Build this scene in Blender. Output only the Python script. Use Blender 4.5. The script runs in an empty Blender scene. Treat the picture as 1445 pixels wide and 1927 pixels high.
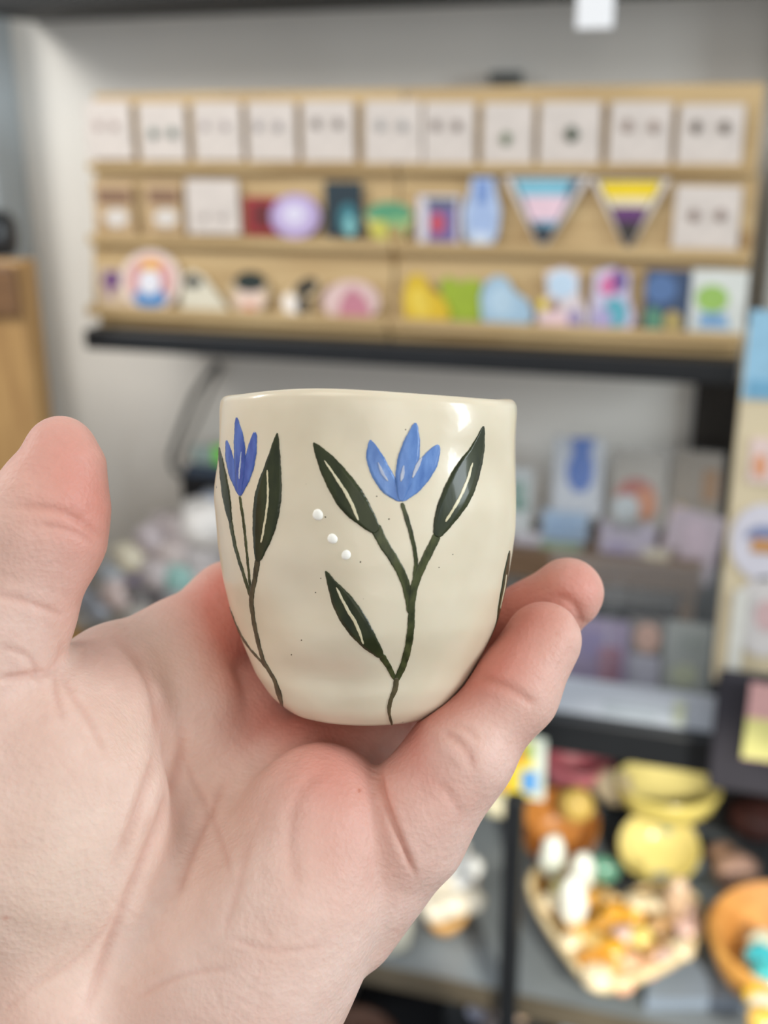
import bpy, math, random
import numpy as np
from mathutils import Vector, Matrix

# ------------------------------------------------------------------ camera
FPX, CX, CY = 2100.0, 722.5, 963.5
Xw = np.array([7050.0, 678.0, -2100.0]); Xw /= np.linalg.norm(Xw)      # world X in camera axes (right, down, forward)
Dn = np.array([48.0, 6000.0, 2100.0]); Dn -= Xw*Dn.dot(Xw); Dn /= np.linalg.norm(Dn)
Zw = -Dn
Yw = np.cross(Zw, Xw)
Yw = Yw if Yw[2] > 0 else -Yw
RW = np.array([Xw, Yw, Zw])                 # world = RW @ camera_vector
EYE = np.array([0.0, 0.0, 1.5])
def c2w(v): return np.asarray(v) @ RW.T + EYE
scn = bpy.context.scene
cam_d = bpy.data.cameras.new('camera'); cam = bpy.data.objects.new('camera', cam_d); scn.collection.objects.link(cam)
rt, dn, fw = RW[:, 0], RW[:, 1], RW[:, 2]
m4 = Matrix([[rt[i], -dn[i], -fw[i], EYE[i]] for i in range(3)] + [[0, 0, 0, 1]])
cam.matrix_world = m4
cam_d.sensor_fit = 'HORIZONTAL'; cam_d.sensor_width = 36.0; cam_d.lens = FPX/1445*36.0
cam_d.clip_start = 0.01; cam_d.clip_end = 50
cam_d.dof.use_dof = True; cam_d.dof.focus_distance = 0.238
cam_d.dof.aperture_fstop = cam_d.lens/4.5
scn.camera = cam

# ------------------------------------------------------------------ light
w = bpy.data.worlds.new('world'); scn.world = w; w.use_nodes = True
w.node_tree.nodes['Background'].inputs[0].default_value = (0.93, 0.96, 1.0, 1)
w.node_tree.nodes['Background'].inputs[1].default_value = 0.57
def area(name, loc, target, size, power, col, sy=None):
    d = bpy.data.lights.new(name, 'AREA'); d.energy = power; d.color = col; d.size = size
    if sy: d.shape = 'RECTANGLE'; d.size_y = sy
    o = bpy.data.objects.new(name, d); scn.collection.objects.link(o); o.location = loc
    o.rotation_euler = (Vector(target)-Vector(loc)).to_track_quat('-Z', 'Y').to_euler()
    return o
area('ceiling_panel_light', (-0.5, -0.35, 2.75), (-0.05, 0.5, 1.2), 0.9, 6.5, (1.0, 0.93, 0.83))
area('wall_fill_light', (-1.25, 0.35, 2.05), (-0.75, 1.24, 1.2), 0.35, 8.5, (1.0, 0.97, 0.92))  # added unseen light, brightens the left part of the wall
area('front_fill_light', (0.9, -1.7, 2.0), (-0.3, 1.0, 1.0), 1.6, 11, (1.0, 0.96, 0.90))  # added fill behind the camera, lifts the wall at a low angle
area('shop_window_light', (1.60, 0.30, 1.90), (0.0, 0.4, 1.35), 0.42, 20, (0.86, 0.95, 1.0), 0.8)
def spot(name, loc, target, power, col, ang, r=0.02):
    d = bpy.data.lights.new(name, 'SPOT'); d.energy = power; d.color = col; d.spot_size = math.radians(ang); d.spot_blend = 0.35; d.shadow_soft_size = r
    o = bpy.data.objects.new(name, d); scn.collection.objects.link(o); o.location = loc
    o.rotation_euler = (Vector(target)-Vector(loc)).to_track_quat('-Z', 'Y').to_euler()
    return o
vs = scn.view_settings
vs.view_transform = 'Standard'; vs.look = 'None'; vs.gamma = 1.0; vs.exposure = 0.0
try: vs.use_curve_mapping = False
except Exception: pass
scn.cycles.use_denoising = True
scn.cycles.max_bounces = 8

# ------------------------------------------------------------------ helpers
random.seed(4)
def ray(px, py):
    d = np.array([(px-CX)/FPX, (py-CY)/FPX, 1.0]); return RW @ d
def onY(px, py, Y, k=0.0, z0=0.0):
    d = ray(px, py); t = (Y + k*(EYE[2]-z0))/(d[1]-k*d[2]); return EYE + t*d
def onZ(px, py, z):
    d = ray(px, py); t = (z-EYE[2])/d[2]; return EYE + t*d
def lin(c):
    return tuple((x/255/12.92 if x/255 <= .04045 else ((x/255+.055)/1.055)**2.4) for x in c)
MC = {}
def M(rgb, rough=0.6, vary=0.10, scale=14, metal=0.0, spec=0.5, trans=0.0, coat=0.0, alpha=1.0, bump=0.0, emit=0.0, sss=0.0):
    key = (rgb, rough, vary, scale, metal, spec, trans, coat, alpha, bump, emit, sss)
    if key in MC: return MC[key]
    m = bpy.data.materials.new('paint'); m.use_nodes = True; nt = m.node_tree; b = nt.nodes['Principled BSDF']
    col = lin(rgb)
    tc = nt.nodes.new('ShaderNodeTexCoord'); nz = nt.nodes.new('ShaderNodeTexNoise')
    nz.inputs['Scale'].default_value = scale; nz.inputs['Detail'].default_value = 4
    nt.links.new(tc.outputs['Object'], nz.inputs['Vector'])
    rp = nt.nodes.new('ShaderNodeValToRGB'); e = rp.color_ramp.elements
    e[0].position = .3; e[1].position = .7
    e[0].color = (*[max(0, x*(1-vary)) for x in col], 1); e[1].color = (*[min(1, x*(1+vary)) for x in col], 1)
    nt.links.new(nz.outputs['Fac'], rp.inputs[0]); nt.links.new(rp.outputs[0], b.inputs['Base Color'])
    b.inputs['Roughness'].default_value = rough; b.inputs['Metallic'].default_value = metal
    b.inputs['Specular IOR Level'].default_value = spec
    b.inputs['Transmission Weight'].default_value = trans; b.inputs['Coat Weight'].default_value = coat
    b.inputs['Coat Roughness'].default_value = .08
    b.inputs['Alpha'].default_value = alpha
    if sss: b.inputs['Subsurface Weight'].default_value = sss; b.inputs['Subsurface Scale'].default_value = .01
    if emit:
        b.inputs['Emission Color'].default_value = (*col, 1); b.inputs['Emission Strength'].default_value = emit
    if bump:
        bp = nt.nodes.new('ShaderNodeBump'); bp.inputs['Strength'].default_value = bump; bp.inputs['Distance'].default_value = .002
        nt.links.new(nz.outputs['Fac'], bp.inputs['Height']); nt.links.new(bp.outputs[0], b.inputs['Normal'])
    MC[key] = m; return m
def wood(a, b_, stretch=(2, 30, 30), rough=.55):
    key = ('w', a, b_, stretch)
    if key in MC: return MC[key]
    m = bpy.data.materials.new('wood'); m.use_nodes = True; nt = m.node_tree; b = nt.nodes['Principled BSDF']
    tc = nt.nodes.new('ShaderNodeTexCoord'); mp = nt.nodes.new('ShaderNodeMapping'); mp.inputs['Scale'].default_value = stretch
    nz = nt.nodes.new('ShaderNodeTexNoise'); nz.inputs['Scale'].default_value = 3; nz.inputs['Detail'].default_value = 6; nz.inputs['Distortion'].default_value = .6
    rp = nt.nodes.new('ShaderNodeValToRGB'); e = rp.color_ramp.elements
    e[0].position = .3; e[0].color = (*lin(a), 1); e[1].position = .68; e[1].color = (*lin(b_), 1)
    nt.links.new(tc.outputs['Object'], mp.inputs[0]); nt.links.new(mp.outputs[0], nz.inputs['Vector'])
    nt.links.new(nz.outputs['Fac'], rp.inputs[0]); nt.links.new(rp.outputs[0], b.inputs['Base Color'])
    b.inputs['Roughness'].default_value = rough
    MC[key] = m; return m
class MB:
    def __init__(s): s.v = []; s.f = []
    def add(s, v, f):
        n = len(s.v); s.v += [tuple(map(float, x)) for x in v]; s.f += [tuple(i+n for i in q) for q in f]; return s
    def box(s, a, b, bev=0.0):
        x0, y0, z0 = [min(p, q) for p, q in zip(a, b)]; x1, y1, z1 = [max(p, q) for p, q in zip(a, b)]
        c = min(bev, (x1-x0)/3, (y1-y0)/3, (z1-z0)/3)
        if c <= 0:
            v = [(x, y, z) for z in (z0, z1) for x, y in ((x0, y0), (x1, y0), (x1, y1), (x0, y1))]
            return s.add(v, [(3, 2, 1, 0), (4, 5, 6, 7), (0, 1, 5, 4), (1, 2, 6, 5), (2, 3, 7, 6), (3, 0, 4, 7)])
        def ring(i, z):
            X0, X1, Y0, Y1 = x0+i, x1-i, y0+i, y1-i
            return [(X0+c, Y0, z), (X1-c, Y0, z), (X1, Y0+c, z), (X1, Y1-c, z), (X1-c, Y1, z), (X0+c, Y1, z), (X0, Y1-c, z), (X0, Y0+c, z)]
        v = ring(c*.6, z0)+ring(0, z0+c)+ring(0, z1-c)+ring(c*.6, z1)
        f = [tuple(range(7, -1, -1)), tuple(range(24, 32))]
        for k in range(3):
            for i in range(8): f.append((k*8+i, k*8+(i+1) % 8, k*8+8+(i+1) % 8, k*8+8+i))
        return s.add(v, f)
    def lathe(s, prof, n=28, c=(0, 0, 0), wob=None, cap=(1, 1)):
        v = []
        for r, z in prof:
            for i in range(n):
                t = 2*math.pi*i/n; q = 1 if wob is None else wob(t)
                v.append((c[0]+r*q*math.cos(t), c[1]+r*q*math.sin(t), c[2]+z))
        f = []
        for k in range(len(prof)-1):
            for i in range(n): f.append((k*n+i, k*n+(i+1) % n, k*n+n+(i+1) % n, k*n+n+i))
        if cap[0]: f.append(tuple(range(n-1, -1, -1)))
        m = (len(prof)-1)*n
        if cap[1]: f.append(tuple(range(m, m+n)))
        return s.add(v, f)
    def rock(s, c, r, seed=0, seg=9, rings=6, j=.12):
        rnd = random.Random(seed); v = [(c[0], c[1], c[2]-r[2])]; f = []
        for k in range(1, rings):
            ph = math.pi*k/rings
            for i in range(seg):
                t = 2*math.pi*(i+.5*(k % 2))/seg; q = 1+rnd.uniform(-j, j)
                v.append((c[0]+r[0]*q*math.sin(ph)*math.cos(t), c[1]+r[1]*q*math.sin(ph)*math.sin(t), c[2]-r[2]*q*math.cos(ph)))
        v.append((c[0], c[1], c[2]+r[2])); L = len(v)-1
        for i in range(seg):
            f.append((0, 1+(i+1) % seg, 1+i)); b = 1+(rings-2)*seg; f.append((L, b+i, b+(i+1) % seg))
        for k in range(rings-2):
            for i in range(seg):
                a = 1+k*seg; f.append((a+i, a+(i+1) % seg, a+seg+(i+1) % seg, a+seg+i))
        return s.add(v, f)
    def tube(s, pts, r, n=8):
        pts = [Vector(p) for p in pts]; v = []; f = []
        for i, p in enumerate(pts):
            t = (pts[min(i+1, len(pts)-1)]-pts[max(i-1, 0)]).normalized()
            u = t.cross(Vector((0, 0, 1)));  u = u.normalized() if u.length > 1e-4 else Vector((1, 0, 0)); w_ = t.cross(u)
            rr = r[i] if isinstance(r, (list, tuple)) else r
            for k in range(n):
                a = 2*math.pi*k/n; v.append(tuple(p+u*rr*math.cos(a)+w_*rr*math.sin(a)))
        for i in range(len(pts)-1):
            for k in range(n): f.append((i*n+k, i*n+(k+1) % n, i*n+n+(k+1) % n, i*n+n+k))
        f.append(tuple(range(n-1, -1, -1))); m = (len(pts)-1)*n; f.append(tuple(range(m, m+n)))
        return s.add(v, f)
    def prism(s, pts, off):                       # 3-D polygon extruded by a vector
        n = len(pts); v = [tuple(p) for p in pts]+[tuple(np.asarray(p)+np.asarray(off)) for p in pts]
        f = [tuple(range(n)), tuple(range(2*n-1, n-1, -1))]+[(i, i+n, (i+1) % n+n, (i+1) % n) for i in range(n)]
        return s.add(v, f)
    def build(s, name, mat, parent=None, smooth=False, origin=None):
        o0 = np.array(origin if origin is not None else (0, 0, 0), float)
        if origin is None and parent is None and s.v:
            a = np.array(s.v); o0 = np.array([(a[:, 0].min()+a[:, 0].max())/2, (a[:, 1].min()+a[:, 1].max())/2, a[:, 2].min()])
        if parent is not None: o0 = np.array(parent['_o'])
        me = bpy.data.meshes.new(name); me.from_pydata([tuple(np.array(p)-o0) for p in s.v], [], s.f)
        import bmesh
        bm = bmesh.new(); bm.from_mesh(me); bmesh.ops.recalc_face_normals(bm, faces=bm.faces); bm.to_mesh(me); bm.free()
        me.materials.append(mat)
        if smooth:
            for p in me.polygons: p.use_smooth = True
        ob = bpy.data.objects.new(name, me); scn.collection.objects.link(ob)
        if parent is not None:
            ob.parent = parent; ob['_o'] = list(o0)
        else:
            ob.location = o0; ob['_o'] = list(o0)
        return ob
def tag(o, label, cat, group=None, kind=None):
    o['label'] = label; o['category'] = cat
    if group: o['group'] = group
    if kind: o['kind'] = kind
    return o
def thing(name, loc, label, cat, group=None):
    o = bpy.data.objects.new(name, None); scn.collection.objects.link(o); o.location = loc; o['_o'] = [float(x) for x in loc]
    o.empty_display_size = .01
    return tag(o, label, cat, group)
def struct(o): o['kind'] = 'structure'; return o
# ------------------------------------------------------------------ the setting
WY = 1.24
wallm = M((236, 233, 226), .8, .04, 3)
struct(MB().box((-2.2, WY, 0), (1.9, WY+.1, 2.9)).build('wall_back', wallm))
struct(MB().box((-2.3, -1.6, -.05), (2.0, WY+.1, 0)).build('floor', M((96, 84, 72), .6, .2, 4)))
# left return of the wall, a narrow pale blue-grey pier
pL = onY(52, 600, 1.20)
struct(MB().box((pL[0]-.9, 1.17, 0), (pL[0]-.005, WY, 2.9), .004).build('wall_left', M((186, 196, 202), .7, .05, 3)))
pR = onY(1436, 300, 1.16); z_s2_t = onY(1156, 1369, .95)[2]
struct(MB().box((pR[0]+.012, 1.19, z_s2_t), (pR[0]+.07, WY, 2.9), .004).build('trim_1', M((196, 200, 198), .6, .03, 4)))

black = M((22, 25, 29), .42, .15, 20)
# top shelf, seen from below
z_top = onY(600, 21, WY)[2]
tx0 = onY(60, 20, WY)[0]
t = thing('wall_shelf', (.1, 1.2, z_top), 'black shelf board across the top edge above the wooden card display', 'shelf')
MB().box((tx0, 1.08, z_top), (.62, WY-.001, z_top+.03), .002).build('board', M((10, 12, 14), .6, .15, 20), t)
tp = onY(1119, 55, 1.072)
t2 = thing('price_tag_holder', tuple(tp), 'white plastic tag clipped over the front of the top black shelf', 'price tag')
MB().box((tp[0]-.0160, 1.066, tp[2]), (tp[0]+.0160, 1.0695, z_top+.034), .001).build('tag_plate', M((240, 242, 245), .35, .02), t2)
MB().box((tp[0]-.013, 1.0695, z_top+.0305), (tp[0]+.013, 1.09, z_top+.034), .001).build('clip', M((225, 227, 230), .35, .02), t2)
# small dark hook on the wall over the display
hk = onY(950, 150, 1.22)
o = MB().box((hk[0]-.016, 1.215, hk[2]-.004), (hk[0]+.016, WY, hk[2]+.008), .002).build('wall_bracket', M((95, 98, 96), .5)); tag(o, 'small grey bracket on the wall just above the wooden display', 'bracket')

# middle shelf under the card display
SY = 1.045
z_s1 = onY(775, 652, SY)[2]
sx0 = onY(158, 640, SY)[0]; sx1 = onY(1388, 712, SY)[0]
t = thing('wall_shelf', (0, 1.2, z_s1-.02), 'black shelf board carrying the wooden sticker display', 'shelf')
MB().box((sx0, SY, z_s1-.021), (sx1, WY, z_s1), .0015).build('board', black, t)

# ------------------------------------------------------------------ stepped wooden display, two modules
wd = wood((170, 140, 94), (204, 177, 130)); wd2 = wood((160, 124, 78), (190, 156, 104))
LEAN = .16
# tiers: px y of lip top / lip bottom at x=775, Y of lip front
tiers = [(307, 325, 1.10), (456, 476, 1.083), (601, 624, 1.066)]
ZT = [(onY(775, a, Y)[2], onY(775, b, Y)[2]) for a, b, Y in tiers]
xj = onY(731, 560, 1.07)[0]
xl = sx0+.003; xr_ = sx1-.002
XLs = [onY(157, 250, 1.10)[0], onY(159, 400, 1.083)[0], onY(159, 560, 1.066)[0]]
mods = [(None, xj-.0012, 'left half of the stepped pine display, holding small stickers'), (xj+.0012, None, 'right half of the stepped pine display, holding flag triangles and fruit stickers')]
ztop = onY(775, 168, 1.155)[2]
for a, b, lab in mods:
    t = thing('tiered_display', (((a or xl)+(b or xr_))/2, 1.1, z_s1), lab, 'display stand', 'stepped pine card displays')
    a_ = a
    for i, (lt, lb, Y) in enumerate([(ZT[k][0], ZT[k][1], tiers[k][2]) for k in range(3)]):
        bb = b if b else [onY(1424, 320, 1.10)[0], onY(1414, 480, 1.083)[0], onY(1396, 640, 1.066)[0]][i]
        a = a_ if a_ is not None else XLs[i]
        zt = ztop if i == 0 else ZT[i-1][1]+.001
        dep = .016
        y0 = Y+dep; y1 = y0+LEAN*(zt-lb)
        v = [(a, y0, lb), (bb, y0, lb), (bb, y1, zt), (a, y1, zt), (a, y0+.006, lb), (bb, y0+.006, lb), (bb, y1+.006, zt), (a, y1+.006, zt)]
        MB().add(v, [(0, 1, 2, 3), (7, 6, 5, 4), (0, 4, 5, 1), (1, 5, 6, 2), (2, 6, 7, 3), (3, 7, 4, 0)]).build('backboard', wd, t)
        MB().box((a, Y+.005, lb), (bb, Y+dep+.006, lb+.004), .0005).build('ledge', wd2, t)
        MB().box((a, Y, lb), (bb, Y+.005, lt), .0012).build('lip', wd, t)
    a = a_ if a_ is not None else xl
    bb = b or onY(1388, 680, 1.05)[0]
    MB().box((a, 1.074, z_s1), (bb, 1.094, ZT[2][1]-.002), .001).build('base_rail', wd, t)
    for xx in (a, bb-.006):
        MB().box((xx, 1.092, z_s1), (xx+.006, 1.17, ZT[0][1]-.05), .001).build('side_panel', wd2, t)

# flat things standing on the ledges ----------------------------------------
def R(x0, y0, x1, y1, tilt=0):
    xc, yc = (x0+x1)/2, (y0+y1)/2; out = []
    for x, y in ((x0, y1), (x1, y1), (x1, y0), (x0, y0)):
        sl = (yc-285)/(xc+6300); sv = (770-xc)/(6963-yc)
        dx, dy = x-xc, y-yc
        out.append((xc+dx+sv*dy-tilt*dy, yc+dy+sl*dx+tilt*dx))
    return out
def E(cx, cy, rx, ry, n=22, a0=0, a1=360, rot=0):
    k = math.radians(rot); o = []
    m = n if a1-a0 >= 360 else n+1
    for i in range(m):
        t = math.radians(a0+(a1-a0)*i/n); x, y = rx*math.cos(t), ry*math.sin(t)
        o.append((cx+x*math.cos(k)-y*math.sin(k), cy+x*math.sin(k)+y*math.cos(k)))
    return o
def flat(name, label, cat, group, Y, z0, layers, k=LEAN, th=.0011, step=.0005, rough=.6):
    """layers: (part name, outline in the photograph, colour).  The first one is the card itself."""
    nrm = np.array([0, -1, k]); nrm = nrm/np.linalg.norm(nrm)
    base = [onY(x, y, Y, k, z0) for x, y in layers[0][1]]
    b = np.array(base); loc = np.array([b[:, 0].mean(), Y, b[:, 2].min()])
    t = thing(name, loc, label, cat, group)
    for i, (pn, poly, col) in enumerate(layers):
        pts = [onY(x, y, Y, k, z0)+nrm*(th+step*(i-1) if i else 0) for x, y in poly]
        m = col if not isinstance(col, tuple) else M(col, rough, .08, 60)
        MB().prism(pts, nrm*(th if i == 0 else step)).build(pn, m, t)
    return t
def tierY(i): return tiers[i][2]+.010, ZT[i][1]+.004
WC = (208, 199, 192); 
# row 1 : earring cards
cards = [(162, 248, 190, 300), (263, 350, 194, 302), (366, 455, 192, 302), (467, 557, 192, 303), (570, 667, 190, 304), (686, 793, 190, 306),
         (798, 893, 192, 307), (909, 1003, 194, 309), (1016, 1130, 192, 311), (1147, 1263, 192, 312), (1276, 1398, 196, 314)]
ear = [((186, 237), (216, 237), (190, 165, 160), 7), ((290, 252), (326, 251), (92, 118, 108), 9), ((386, 237), (424, 237), (180, 168, 170), 7), ((486, 238), (524, 238), (165, 158, 160), 8),
       ((596, 234), (637, 233), (120, 108, 104), 8), ((716, 237), (758, 237), (165, 165, 165), 8), ((822, 237), (861, 237), (134, 118, 112), 8), ((953, 262), None, (104, 120, 90), 10),
       ((1076, 253), None, (70, 84, 66), 12), ((1182, 238), (1232, 239), (160, 140, 130), 9), ((1311, 240), (1364, 240), (104, 90, 80), 9)]
edesc = ['pale rose pair at the far left', 'green drop pair', 'pale mauve pair', 'pale grey pair', 'dark brown pair left of the wide gap', 'grey pair right of the wide gap', 'taupe pair', 'single small green pendant', 'single larger dark green pendant', 'light tan pair beside the last card', 'dark brown pair at the far right']
Y, z0 = tierY(0)
def card(c, e, d, group, Y, z0, row, col=WC):
    L = [('card', R(c[0], c[2], c[1], c[3]), col)]
    t = flat('earring_card', f'white earring card in the {row} row with {d}', 'earring card', group, Y, z0, L)
    nrm = np.array([0, -1, LEAN]); nrm /= np.linalg.norm(nrm)
    for q in e[:2]:
        if q is None: continue
        p = onY(q[0], q[1], Y, LEAN, z0)+nrm*.003
        r = e[3]*.5/1000
        n = 'earring' if e[1] is not None else 'pendant'
        MB().rock(p, (r, r*.6, r*1.25), int(q[0])).build(n, M(e[2], .3, .2, 200), t, True)
for c, e, d in zip(cards, ear, edesc): card(c, e, d, 'earring cards in the top row', Y, z0, 'top')
# row 2
Y, z0 = tierY(1); g2 = 'stickers and cards in the middle row'
card((352, 450, 338, 440), ((385, 405), (418, 405), (205, 196, 190), 8), 'faint pale pair beside the red square', 'earring cards in the middle row', Y, z0, 'middle')
card((1268, 1392, 350, 478), ((1307, 406), (1357, 405), (150, 130, 122), 9), 'small tan pair at the right end', 'earring cards in the middle row', Y, z0, 'middle')
kraft = (186, 158, 120)
for x0, x1, lab in ((178, 252, 'kraft brown card with white pendant at the left end of the middle row'), (274, 342, 'kraft brown card with white pendant, second in the middle row')):
    xc = (x0+x1)/2
    flat('pendant_card', lab, 'card', 'kraft pendant cards', Y, z0, [('card', R(x0, 340, x1, 440), kraft), ('printed_band', R(x0+6, 356, x1-6, 384), (128, 96, 72)), ('pendant', E(xc+6, 410, 22, 17), (210, 204, 198))])
flat('square_card', 'dark red square card behind the lilac round sticker', 'card', g2, Y+.003, z0, [('card', R(461, 371, 524, 442), (150, 32, 38)), ('printed_square', R(476, 384, 512, 428), (98, 18, 26))])
flat('round_sticker', 'round lilac sticker with a pale centre in front of the red card', 'sticker', g2, Y-.001, z0, [('sticker_base', E(556, 407, 47, 42), (178, 158, 205)), ('printed_ring', E(556, 406, 33, 30), (196, 182, 218)), ('printed_centre', E(555, 403, 18, 17), (218, 214, 234))])
flat('tall_card', 'tall dark teal card with a glowing pale blue figure', 'card', g2, Y, z0, [('card', R(612, 342, 682, 446), (20, 44, 56)), ('printed_glow', E(655, 412, 17, 30), (52, 118, 130)), ('printed_figure', E(660, 426, 11, 20), (120, 180, 182))])
flat('leaf_sticker', 'green domed sticker with a yellow lower half', 'sticker', g2, Y, z0, [('sticker_base', E(733, 418, 46, 38, 22, 180, 360)+E(733, 418, 40, 40, 12, 0, 180), (206, 200, 140)), ('printed_dome', E(733, 404, 44, 24, 20, 180, 360)+[(770, 412), (735, 420), (696, 412)], (82, 150, 112)), ('printed_stalk', E(716, 432, 20, 18), (196, 190, 84)), ('printed_leaf', E(748, 425, 22, 14), (136, 180, 120))])
flat('book_sticker', 'white edged sticker with a purple square and red figure', 'sticker', g2, Y, z0, [('sticker_base', R(786, 368, 866, 464), (210, 206, 214)), ('printed_square', R(806, 378, 858, 456), (112, 98, 150)), ('printed_bar', R(804, 374, 860, 388), (80, 94, 108)), ('printed_figure', E(824, 420, 13, 20), (196, 76, 92))])
flat('vase_sticker', 'tall pale blue vase shaped sticker', 'sticker', g2, Y, z0, [('sticker_base', [(888, 334), (930, 334), (934, 362), (942, 396), (938, 436), (926, 464), (884, 464), (874, 436), (872, 396), (884, 362)], (176, 194, 222)), ('printed_neck', R(894, 338, 922, 384), (120, 148, 200)), ('printed_body', E(907, 412, 24, 30), (160, 182, 220)), ('printed_foot', E(905, 450, 18, 12), (204, 216, 232))])
def flag(xa, xb, xc, ytop, yb, cols, lab):
    def pt(u, v):     # u across 0..1, v down 0..1
        l = xa+(xc-xa)*v; r = xb+(xc-xb)*v; return (l+(r-l)*u, ytop+(yb-ytop)*v)
    L = [('sticker_base', [pt(0, 0), pt(1, 0), pt(.5, 1)], (222, 214, 208))]
    for pn, u0, u1, v0, v1, c in cols:
        L.append((pn, [pt(u0, v0), pt(u1, v0), pt(u1, v1), pt(u0, v1)], c))
    flat('pennant_sticker', lab, 'sticker', 'triangular pennant stickers', Y, z0, L)
flag(948, 1112, 1020, 332, 476, [('printed_border', .08, .92, .03, .85, (70, 90, 110)), ('printed_stripe', .12, .8, .05, .26, (122, 184, 204)), ('printed_stripe', .14, .86, .26, .58, (226, 196, 208)), ('printed_stripe', .3, .9, .58, .68, (110, 160, 186)), ('printed_tip', .15, .85, .66, .88, (38, 46, 54))], 'triangular sticker pointing down with blue and pink stripes')
flag(1112, 1262, 1181, 336, 478, [('printed_border', .08, .92, .02, .85, (104, 92, 70)), ('printed_stripe', .1, .9, .04, .26, (232, 202, 30)), ('printed_stripe', .12, .88, .26, .38, (226, 214, 180)), ('printed_stripe', .14, .86, .38, .58, (96, 52, 108)), ('printed_tip', .12, .88, .58, .9, (52, 46, 44))], 'triangular sticker pointing down with yellow top and purple stripe')
# row 3
Y, z0 = tierY(2); g3 = 'stickers in the bottom row'
flat('square_sticker', 'pale sticker with a purple squiggle at the left end of the bottom row', 'sticker', g3, Y+.002, z0, [('sticker_base', R(186, 504, 246, 580), (206, 186, 160)), ('printed_loop', E(212, 526, 19, 17), (106, 68, 118)), ('printed_stem', R(203, 528, 214, 558), (134, 96, 140))])
flat('round_sticker', 'round pink sticker with orange cap, white figure and blue base', 'sticker', g3, Y-.002, z0, [('sticker_base', E(284, 528, 57, 58), (226, 208, 196)), ('printed_ring', E(284, 528, 42, 46), (208, 150, 150)), ('printed_cap', E(285, 500, 20, 12), (228, 172, 84)), ('printed_base', E(284, 560, 30, 20), (60, 130, 190)), ('printed_figure', E(284, 532, 21, 24), (226, 226, 234))])
flat('ghost_sticker', 'off-white sloping sticker with a black spot', 'sticker', g3, Y, z0, [('sticker_base', [(340, 588), (346, 520), (362, 508), (385, 520), (425, 575), (432, 590)], (214, 208, 188)), ('printed_spot', E(364, 530, 16, 12), (34, 38, 36))])
flat('round_sticker', 'small round face sticker with a dark green cap', 'sticker', g3, Y, z0, [('sticker_base', E(470, 552, 38, 40), (196, 176, 144)), ('printed_face', E(471, 562, 28, 24), (226, 200, 184)), ('printed_cap', E(472, 530, 29, 19), (22, 38, 34)), ('printed_mouth', E(471, 578, 12, 6), (208, 140, 110))])
flat('bird_sticker', 'black and white sticker with a leaf shape', 'sticker', g3, Y, z0, [('sticker_base', [(528, 596), (530, 556), (552, 540), (572, 524), (602, 524), (606, 540), (584, 566), (590, 596)], (214, 190, 150)), ('printed_wing', E(577, 540, 24, 14, rot=-30), (26, 26, 20)), ('printed_belly', E(549, 574, 14, 22, rot=-25), (244, 236, 228)), ('printed_tail', E(571, 576, 11, 20), (34, 28, 20))])
flat('round_sticker', 'round pale pink sticker with a darker pink figure', 'sticker', g3, Y, z0, [('sticker_base', E(661, 568, 54, 40), (216, 188, 184)), ('printed_figure', [(636, 598), (644, 560), (664, 540), (690, 562), (700, 598)], (190, 124, 140))])
flat('pear_sticker', 'yellow pear shaped sticker', 'sticker', g3, Y, z0, [('sticker_base', [(762, 606), (758, 560), (766, 524), (784, 514), (800, 522), (812, 546), (836, 562), (848, 590), (840, 614), (800, 618)], (212, 178, 38)), ('printed_shine', E(790, 570, 18, 30, rot=-15), (224, 196, 72))])
flat('apple_sticker', 'lime green sticker between the yellow and blue ones', 'sticker', g3, Y+.003, z0, [('sticker_base', [(828, 530), (846, 520), (862, 532), (886, 524), (908, 532), (904, 560), (910, 596), (896, 612), (856, 612), (836, 590)], (150, 172, 44))])
flat('pear_sticker', 'light blue pear shaped sticker', 'sticker', g3, Y, z0, [('sticker_base', [(908, 606), (904, 560), (912, 532), (934, 518), (954, 524), (968, 548), (994, 566), (1004, 592), (994, 616), (950, 624)], (158, 188, 210)), ('printed_shine', E(944, 566, 24, 30), (176, 202, 220))])
flat('character_sticker', 'pastel sticker with a pale blue head and yellow star', 'sticker', g3, Y, z0, [('sticker_base', [(1008, 624), (1014, 570), (1030, 556), (1026, 512), (1060, 502), (1090, 512), (1090, 556), (1106, 590), (1100, 628)], (218, 206, 208)), ('printed_head', E(1058, 536, 28, 26), (190, 212, 232)), ('printed_star', E(1023, 574, 10, 12), (228, 204, 78)), ('printed_hair', E(1042, 574, 10, 12), (150, 120, 110)), ('printed_robe', E(1048, 604, 30, 18), (226, 196, 200)), ('printed_sleeve', E(1082, 602, 13, 22), (152, 140, 176))])
flat('character_sticker', 'pastel sticker with pink hat and teal body', 'sticker', g3, Y, z0, [('sticker_base', [(1104, 626), (1112, 576), (1118, 512), (1150, 502), (1186, 512), (1184, 560), (1196, 600), (1180, 634)], (196, 190, 214)), ('printed_hat', E(1152, 534, 26, 18, rot=-35), (212, 112, 160)), ('printed_hair', E(1166, 528, 12, 22), (104, 78, 140)), ('printed_body', E(1158, 588, 22, 28), (92, 168, 184)), ('printed_skirt', E(1134, 602, 18, 22), (170, 160, 200))])
flat('tall_card', 'tall dark blue card with green and yellow lower corners', 'card', g3, Y, z0, [('card', R(1212, 508, 1298, 628), (56, 74, 104)), ('printed_moon', E(1244, 544, 30, 28), (84, 114, 160)), ('printed_green', E(1230, 602, 17, 24), (86, 136, 112)), ('printed_sand', E(1266, 606, 18, 22), (166, 148, 92))])
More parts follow.
